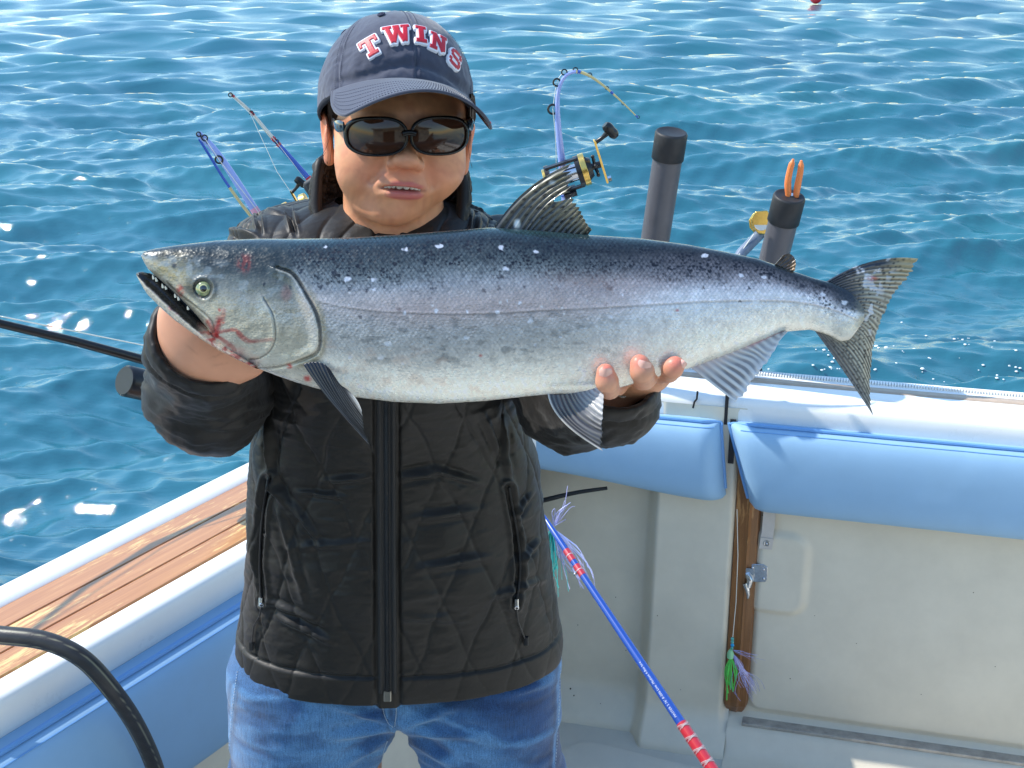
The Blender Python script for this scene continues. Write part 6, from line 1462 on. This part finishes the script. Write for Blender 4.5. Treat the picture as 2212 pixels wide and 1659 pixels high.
b = MB(); A0, A1 = Yat(268, 822, 2.10), Yat(640, 905, 2.36); d = (A1 - A0) / np.linalg.norm(A1 - A0); b.tube([A0, A0 + d * .004, A0 + d * .06], [.0235, .0265, .0265], 28); b.build('end_cap', M_BLACK, hd_)
b = MB(); b.tube([A0 + d * .06, A1], [.0235, .0235], 24); b.build('tube', M_BLACKM, hd_)
b = MB(); b.tube([A1 - d * .05, LP(.75, .02, .735)], [.018, .022], 16); b.build('bracket', M_STEEL, hd_)

# ---- blue rod leaning in the cockpit
rd = empty('fishing_rod', tuple(RZ(1540, 1659, .15))); tag(rd, 'blue rod with red wraps leaning across the cockpit beside the jeans', 'fishing rod')
pa = Yat(1172, 1105, 2.05); pb = Yat(1180, 1124, 2.04); pe = Yat(1545, 1672, 1.62); pz = Yat(1640, 1815, 1.54)
def on(t): return pb + (pe - pb) * t
def tpix(v):        # parameter on the rod at photo row v
    ts = np.linspace(0, 1.25, 400); _, vv_ = proj(np.array([on(t) for t in ts])); return float(np.interp(v, vv_, ts))
seg = []; R_of = lambda t: .0052 + .0028 * t
b = MB(); b.tube([on(t) for t in np.linspace(-.10, tpix(1563), 30)], [max(.0012, R_of(t)) * (1 if t > .05 else .30 + .70 * max(0, (t + .1)) / .15) for t in np.linspace(-.10, tpix(1563), 30)], 18); blank = b.build('blank', mat('deep_blue_blank', (.010, .06, .34), .25, spec=.6, coat=.7), rd)
for v0, v1 in ((1189, 1212), (1222, 1244)):
    a, c = tpix(v0), tpix(v1); b = MB(); b.tube([on(a), on(c)], R_of(a) + .0005, 18); b.build('red_wrap', M_REDW, rd)
    b = MB(); m_ = (a + c) / 2; b.tube([on(m_ - .001), on(m_ + .001)], R_of(a) + .0009, 18); b.build('white_band', mat('white_thread', (.6, .55, .55), .5), rd)
a = tpix(1563); b = MB(); b.tube([on(a), on(1.3)], [R_of(a) + .0010, R_of(1.3) + .0014], 20); b.build('red_butt_wrap', M_REDW, rd)
b = MB(); dd = (pe - pb) / np.linalg.norm(pe - pb); e1 = np.cross(dd, [0, 0, 1.0]); e1 /= np.linalg.norm(e1); e2 = np.cross(dd, e1)
for kb in range(8):
    tb_ = a + .012 + kb * .042
    for sgn in (-1, 1):
        for ph0 in (0, .4, .8, 3.1, 3.5, 3.9):
            ts = np.linspace(tb_ - .0075, tb_ + .0075, 24); an = sgn * np.linspace(0, 2.6, 24) + ph0; b.tube(np.array([on(t) + (e1 * math.cos(x_) + e2 * math.sin(x_)) * (R_of(t) + .0018) for t, x_ in zip(ts, an)]), .00030, 4, cap=False)
b.build('crossed_thread', MATS['white_thread'], rd)
# tiny printed wording along the blank
def text_on(parent, body, size, O, xd, nd, mt, name='lettering'):
    cu = bpy.data.curves.new(name, 'FONT'); cu.body = body; cu.size = size; cu.extrude = .00005; cu.align_x = 'LEFT'; cu.space_character = 1.1; o = bpy.data.objects.new(name, cu); COL.objects.link(o)
    xd = Vector(xd).normalized(); nd = Vector(nd); nd = (nd - nd.dot(xd) * xd).normalized(); yd = nd.cross(xd); M = Matrix((xd, yd, nd)).transposed().to_4x4(); M.translation = Vector(O) - parent.location
    cu.materials.append(mt); bpy.context.view_layer.update(); me = bpy.data.meshes.new_from_object(o.evaluated_get(bpy.context.evaluated_depsgraph_get())); bpy.data.objects.remove(o)
    o = bpy.data.objects.new(name, me); COL.objects.link(o); o.parent = parent; o.matrix_local = M; o['kind'] = 'stuff'; return o
ta, tb2 = tpix(1420), tpix(1552); L_ = np.linalg.norm(on(tb2) - on(ta)); toc = (CAM - on(ta)) / np.linalg.norm(CAM - on(ta)); nrm = toc - (toc @ dd) * dd; nrm /= np.linalg.norm(nrm)
side = np.cross(nrm, dd)
tx = text_on(rd, 'MASTER 2 76" 8-20lb Line  Medium 4-8oz lure', .0050, on(tb2) + nrm * (R_of(1.0) + .0004) - side * .0, -dd, nrm, mat('white_print', (.50, .55, .70), .5))
b = MB(); c = on(tpix(1238)) - RT * .010; b.torus(c, RT, .003, .0011, 14, 6); b.sphere(c - UPV * .002, .003, 8, 6); b.build('hook_keeper', M_CHROME, rd)

# ---- tinsel lure tied on that rod
def strands(b, O, dirs, L, n, spread, r, rg, sag=.3, wav=.1):
    for i in range(n):
        d = np.asarray(dirs, float) + rg.normal(0, spread, 3); d /= np.linalg.norm(d); l = L * rg.uniform(.55, 1.1); w_ = rg.normal(0, wav, 3) * l
        pts = [O, O + d * l * .35 + w_ * .5, O + d * l * .7 + np.array([0, 0, -sag * .35 * l]) + w_, O + d * l + np.array([0, 0, -sag * l]) + w_ * .6]
        b.tube(smooth_curve(pts, 9), r, 3, cap=False)
rg = np.random.RandomState(5)
lu = empty('tinsel_lure', tuple(Yat(1196, 1128, 2.0))); tag(lu, 'teal and violet tinsel lure hanging behind the leaning blue rod', 'lure')
O = Yat(1193, 1140, 2.06)
M_TEAL = mat('teal_tinsel', (.03, .45, .42), .22, spec=.9, metal=.4); M_VIO = mat('violet_tinsel', (.50, .50, .85), .22, spec=.9, metal=.4)
b = MB(); strands(b, O, (-.05, 0, -1), .10, 46, .16, .0007, rg, .1); b.build('teal_strands', M_TEAL, lu)
b = MB(); strands(b, O, (.50, 0, -.85), .105, 40, .10, .0007, rg, .1); b.build('violet_strands', M_VIO, lu)
b = MB(); strands(b, O + np.array([.004, 0, .004]), (.55, 0, .8), .055, 9, .22, .0006, rg, -.1, .22); b.tube(smooth_curve([Yat(*p, 2.06) for p in ((1196, 1134), (1205, 1114), (1218, 1098), (1222, 1078), (1226, 1050))], 20), .0006, 4); b.build('stray_strands', M_VIO, lu)
# black lead under the left bolster
cb_ = empty('cable', tuple(Yat(1180, 1085, 2.5))); tag(cb_, 'black cable looping under the blue bolster next to the jacket', 'cable')
b = MB(); b.tube(smooth_curve([TP(-.62, .20, .40), TP(-.52, .205, .425), TP(-.44, .207, .452), TP(-.37, .20, .475), TP(-.30, .19, .49)], 30), np.interp(np.linspace(0, 1, 30), [0, 1], [.008, .004]), 10); b.build('sheath', M_BLACKM, cb_)

# ---- green squid lure hanging on its line in front of the jamb
lu = empty('squid_lure', tuple(Yat(1582, 1400, 2.55))); tag(lu, 'green and violet squid skirt lure hanging on a line before the wooden jamb', 'lure')
def F_(u, v, off=.20): s, z = RPT(float(u), float(v), off); return TP(s, off, z)
b = MB(); b.tube([F_(1592, 1100, .19), F_(1594, 1200), F_(1590, 1300), F_(1583, 1376)], .0008, 5); b.build('line', M_LINE, lu)
b = MB(); b.sphere(F_(1582, 1380), .0040, 12, 8); b.sphere(F_(1582, 1386.5), .0040, 12, 8); b.sphere(F_(1581, 1400), .0036, 12, 8); b.build('bead', mat('aqua_bead', (.15, .55, .48), .2, trans=.3), lu)
b = MB(); b.sphere(F_(1582, 1393.5), .0044, 12, 8); b.build('blue_bead', mat('blue_bead', (.02, .32, .62), .2), lu)
b = MB(); O = F_(1578, 1412); b.tube([O + np.array([0, 0, .010]), O, O - np.array([0, 0, .010])], [.004, .008, .0075], 12); b.build('skirt_head', mat('pale_green_skirt', (.35, .75, .40), .35, trans=.2), lu)
b = MB()
for i, (x1, x2, v2) in enumerate([(1566, 1573, 1497), (1569, 1575, 1480), (1572, 1570, 1512), (1577, 1580, 1485), (1580, 1583, 1494), (1590, 1584, 1492), (1592, 1585, 1480), (1574, 1578, 1490), (1586, 1588, 1470)]):
    b.tube(smooth_curve([F_(1577 + (i % 3) * 2, 1422), F_(x1, 1450, .204 + .002 * (i % 3)), F_(x2, v2)], 14), .0013, 6)
b.build('green_strands', mat('lime_rubber', (.12, .72, .12), .35, trans=.1), lu)
b = MB(); rg = np.random.RandomState(8)
for i in range(26):
    u2, v2 = 1625 + rg.normal(0, 11), 1490 + rg.normal(0, 10); b.tube(smooth_curve([F_(1584, 1412), F_(1596 + rg.normal(0, 4), 1436 + rg.normal(0, 3), .206), F_(u2 - 12, v2 - 22, .208), F_(u2, v2, .205)], 10), .0005, 3, cap=False)
for i in range(6): b.tube(smooth_curve([F_(1584, 1404), F_(1605 + rg.normal(0, 3), 1410 + rg.normal(0, 3), .206), F_(1640 + rg.normal(0, 8), 1425 + rg.normal(0, 6), .208)], 10), .0003, 3, cap=False)
b.build('violet_strands', M_VIO, lu)

# ---- hose over the port gunwale
hs = empty('hose', tuple(QY(250, 1500, 1.30))); tag(hs, 'thick black braided hose curving over the lower left corner', 'hose')
hp_ = [np.array([-1.66, 1.80, -.52]), np.array([-1.60, 1.78, .35]), np.array([-1.38, 1.72, .76]), RZ(-330, 1395, .80), RZ(-120, 1362, .82), RZ(0, 1372, .83), RZ(100, 1385, .83), RZ(180, 1424, .81), RZ(245, 1495, .76), RZ(295, 1570, .68), RZ(335, 1660, .58), RZ(360, 1760, .45)]
q = smooth_curve(hp_, 260); n = 40; 
b = MB(); b.tube(q, .0120, n)
V = np.vstack(b.V); K = np.arange(len(V)); ring = K // n; ang = (K % n) / n * 2 * np.pi; Cc = np.tile(lin((44, 44, 46)), (len(V), 1)) * (1 + .5 * (np.sin(ring * 2.4 + ang * 3) > .3) * .5)[:, None]
st_ = np.min([np.abs((ang - a0 - ring * .008) % (2 * np.pi)) for a0 in (.2, 1.5, 2.9, 4.6)], 0); Cc = blend(Cc, lin((136, 134, 112)), (st_ < .16) * (np.sin(ring * 2.9) > -.5) * .8)
mk('braided_tube', V, gridF(260, n, False, True)[:, ::-1], mat('hose_rubber', None, .42, spec=.4, attr=True, bump=.3, bscale=400), hs, col=Cc)

# ---- red buoy far out and bubbles by the hull
by = RZ(1762, 4, WZ + .05); bo = empty('buoy', tuple(by)); tag(bo, 'small red float on the water at the top edge of the view', 'buoy')
b = MB(); b.sphere(by + np.array([0, 0, .12]), (.14, .14, .16), 24, 16); b.build('float', mat('red_buoy', (.75, .03, .04), .3, coat=.4), bo)
b = MB(); b.cyl(by + np.array([0, 0, .26]), by + np.array([0, 0, .36]), .03, n=12); b.build('stem', M_BLACK, bo)
WB = bvh(bpy.data.objects['water'])
b = MB(); rg = np.random.RandomState(21)
for i in range(64):
    u, v = rg.uniform(1640, 2212), rg.normal(765, 34)
    if v > 838 or v < 640: continue
    p, n_ = hit(WB, u, v)
    if p is None: continue
    k = 1 + int(rg.rand() * 2.2)
    for j in range(k):
        r = rg.uniform(.003, .011) * (1.3 if rg.rand() < .12 else .8); b.sphere(p + np.array([rg.normal(0, .014), rg.normal(0, .014), 0]), (r, r, r * .55), 7, 4)
o = b.build('sea_foam', mat('foam_bubbles', (.75, .78, .78), .25, spec=.6), None); o['kind'] = 'stuff'; tag(o, 'scattered white foam bubbles on the water beside the stern', 'foam')
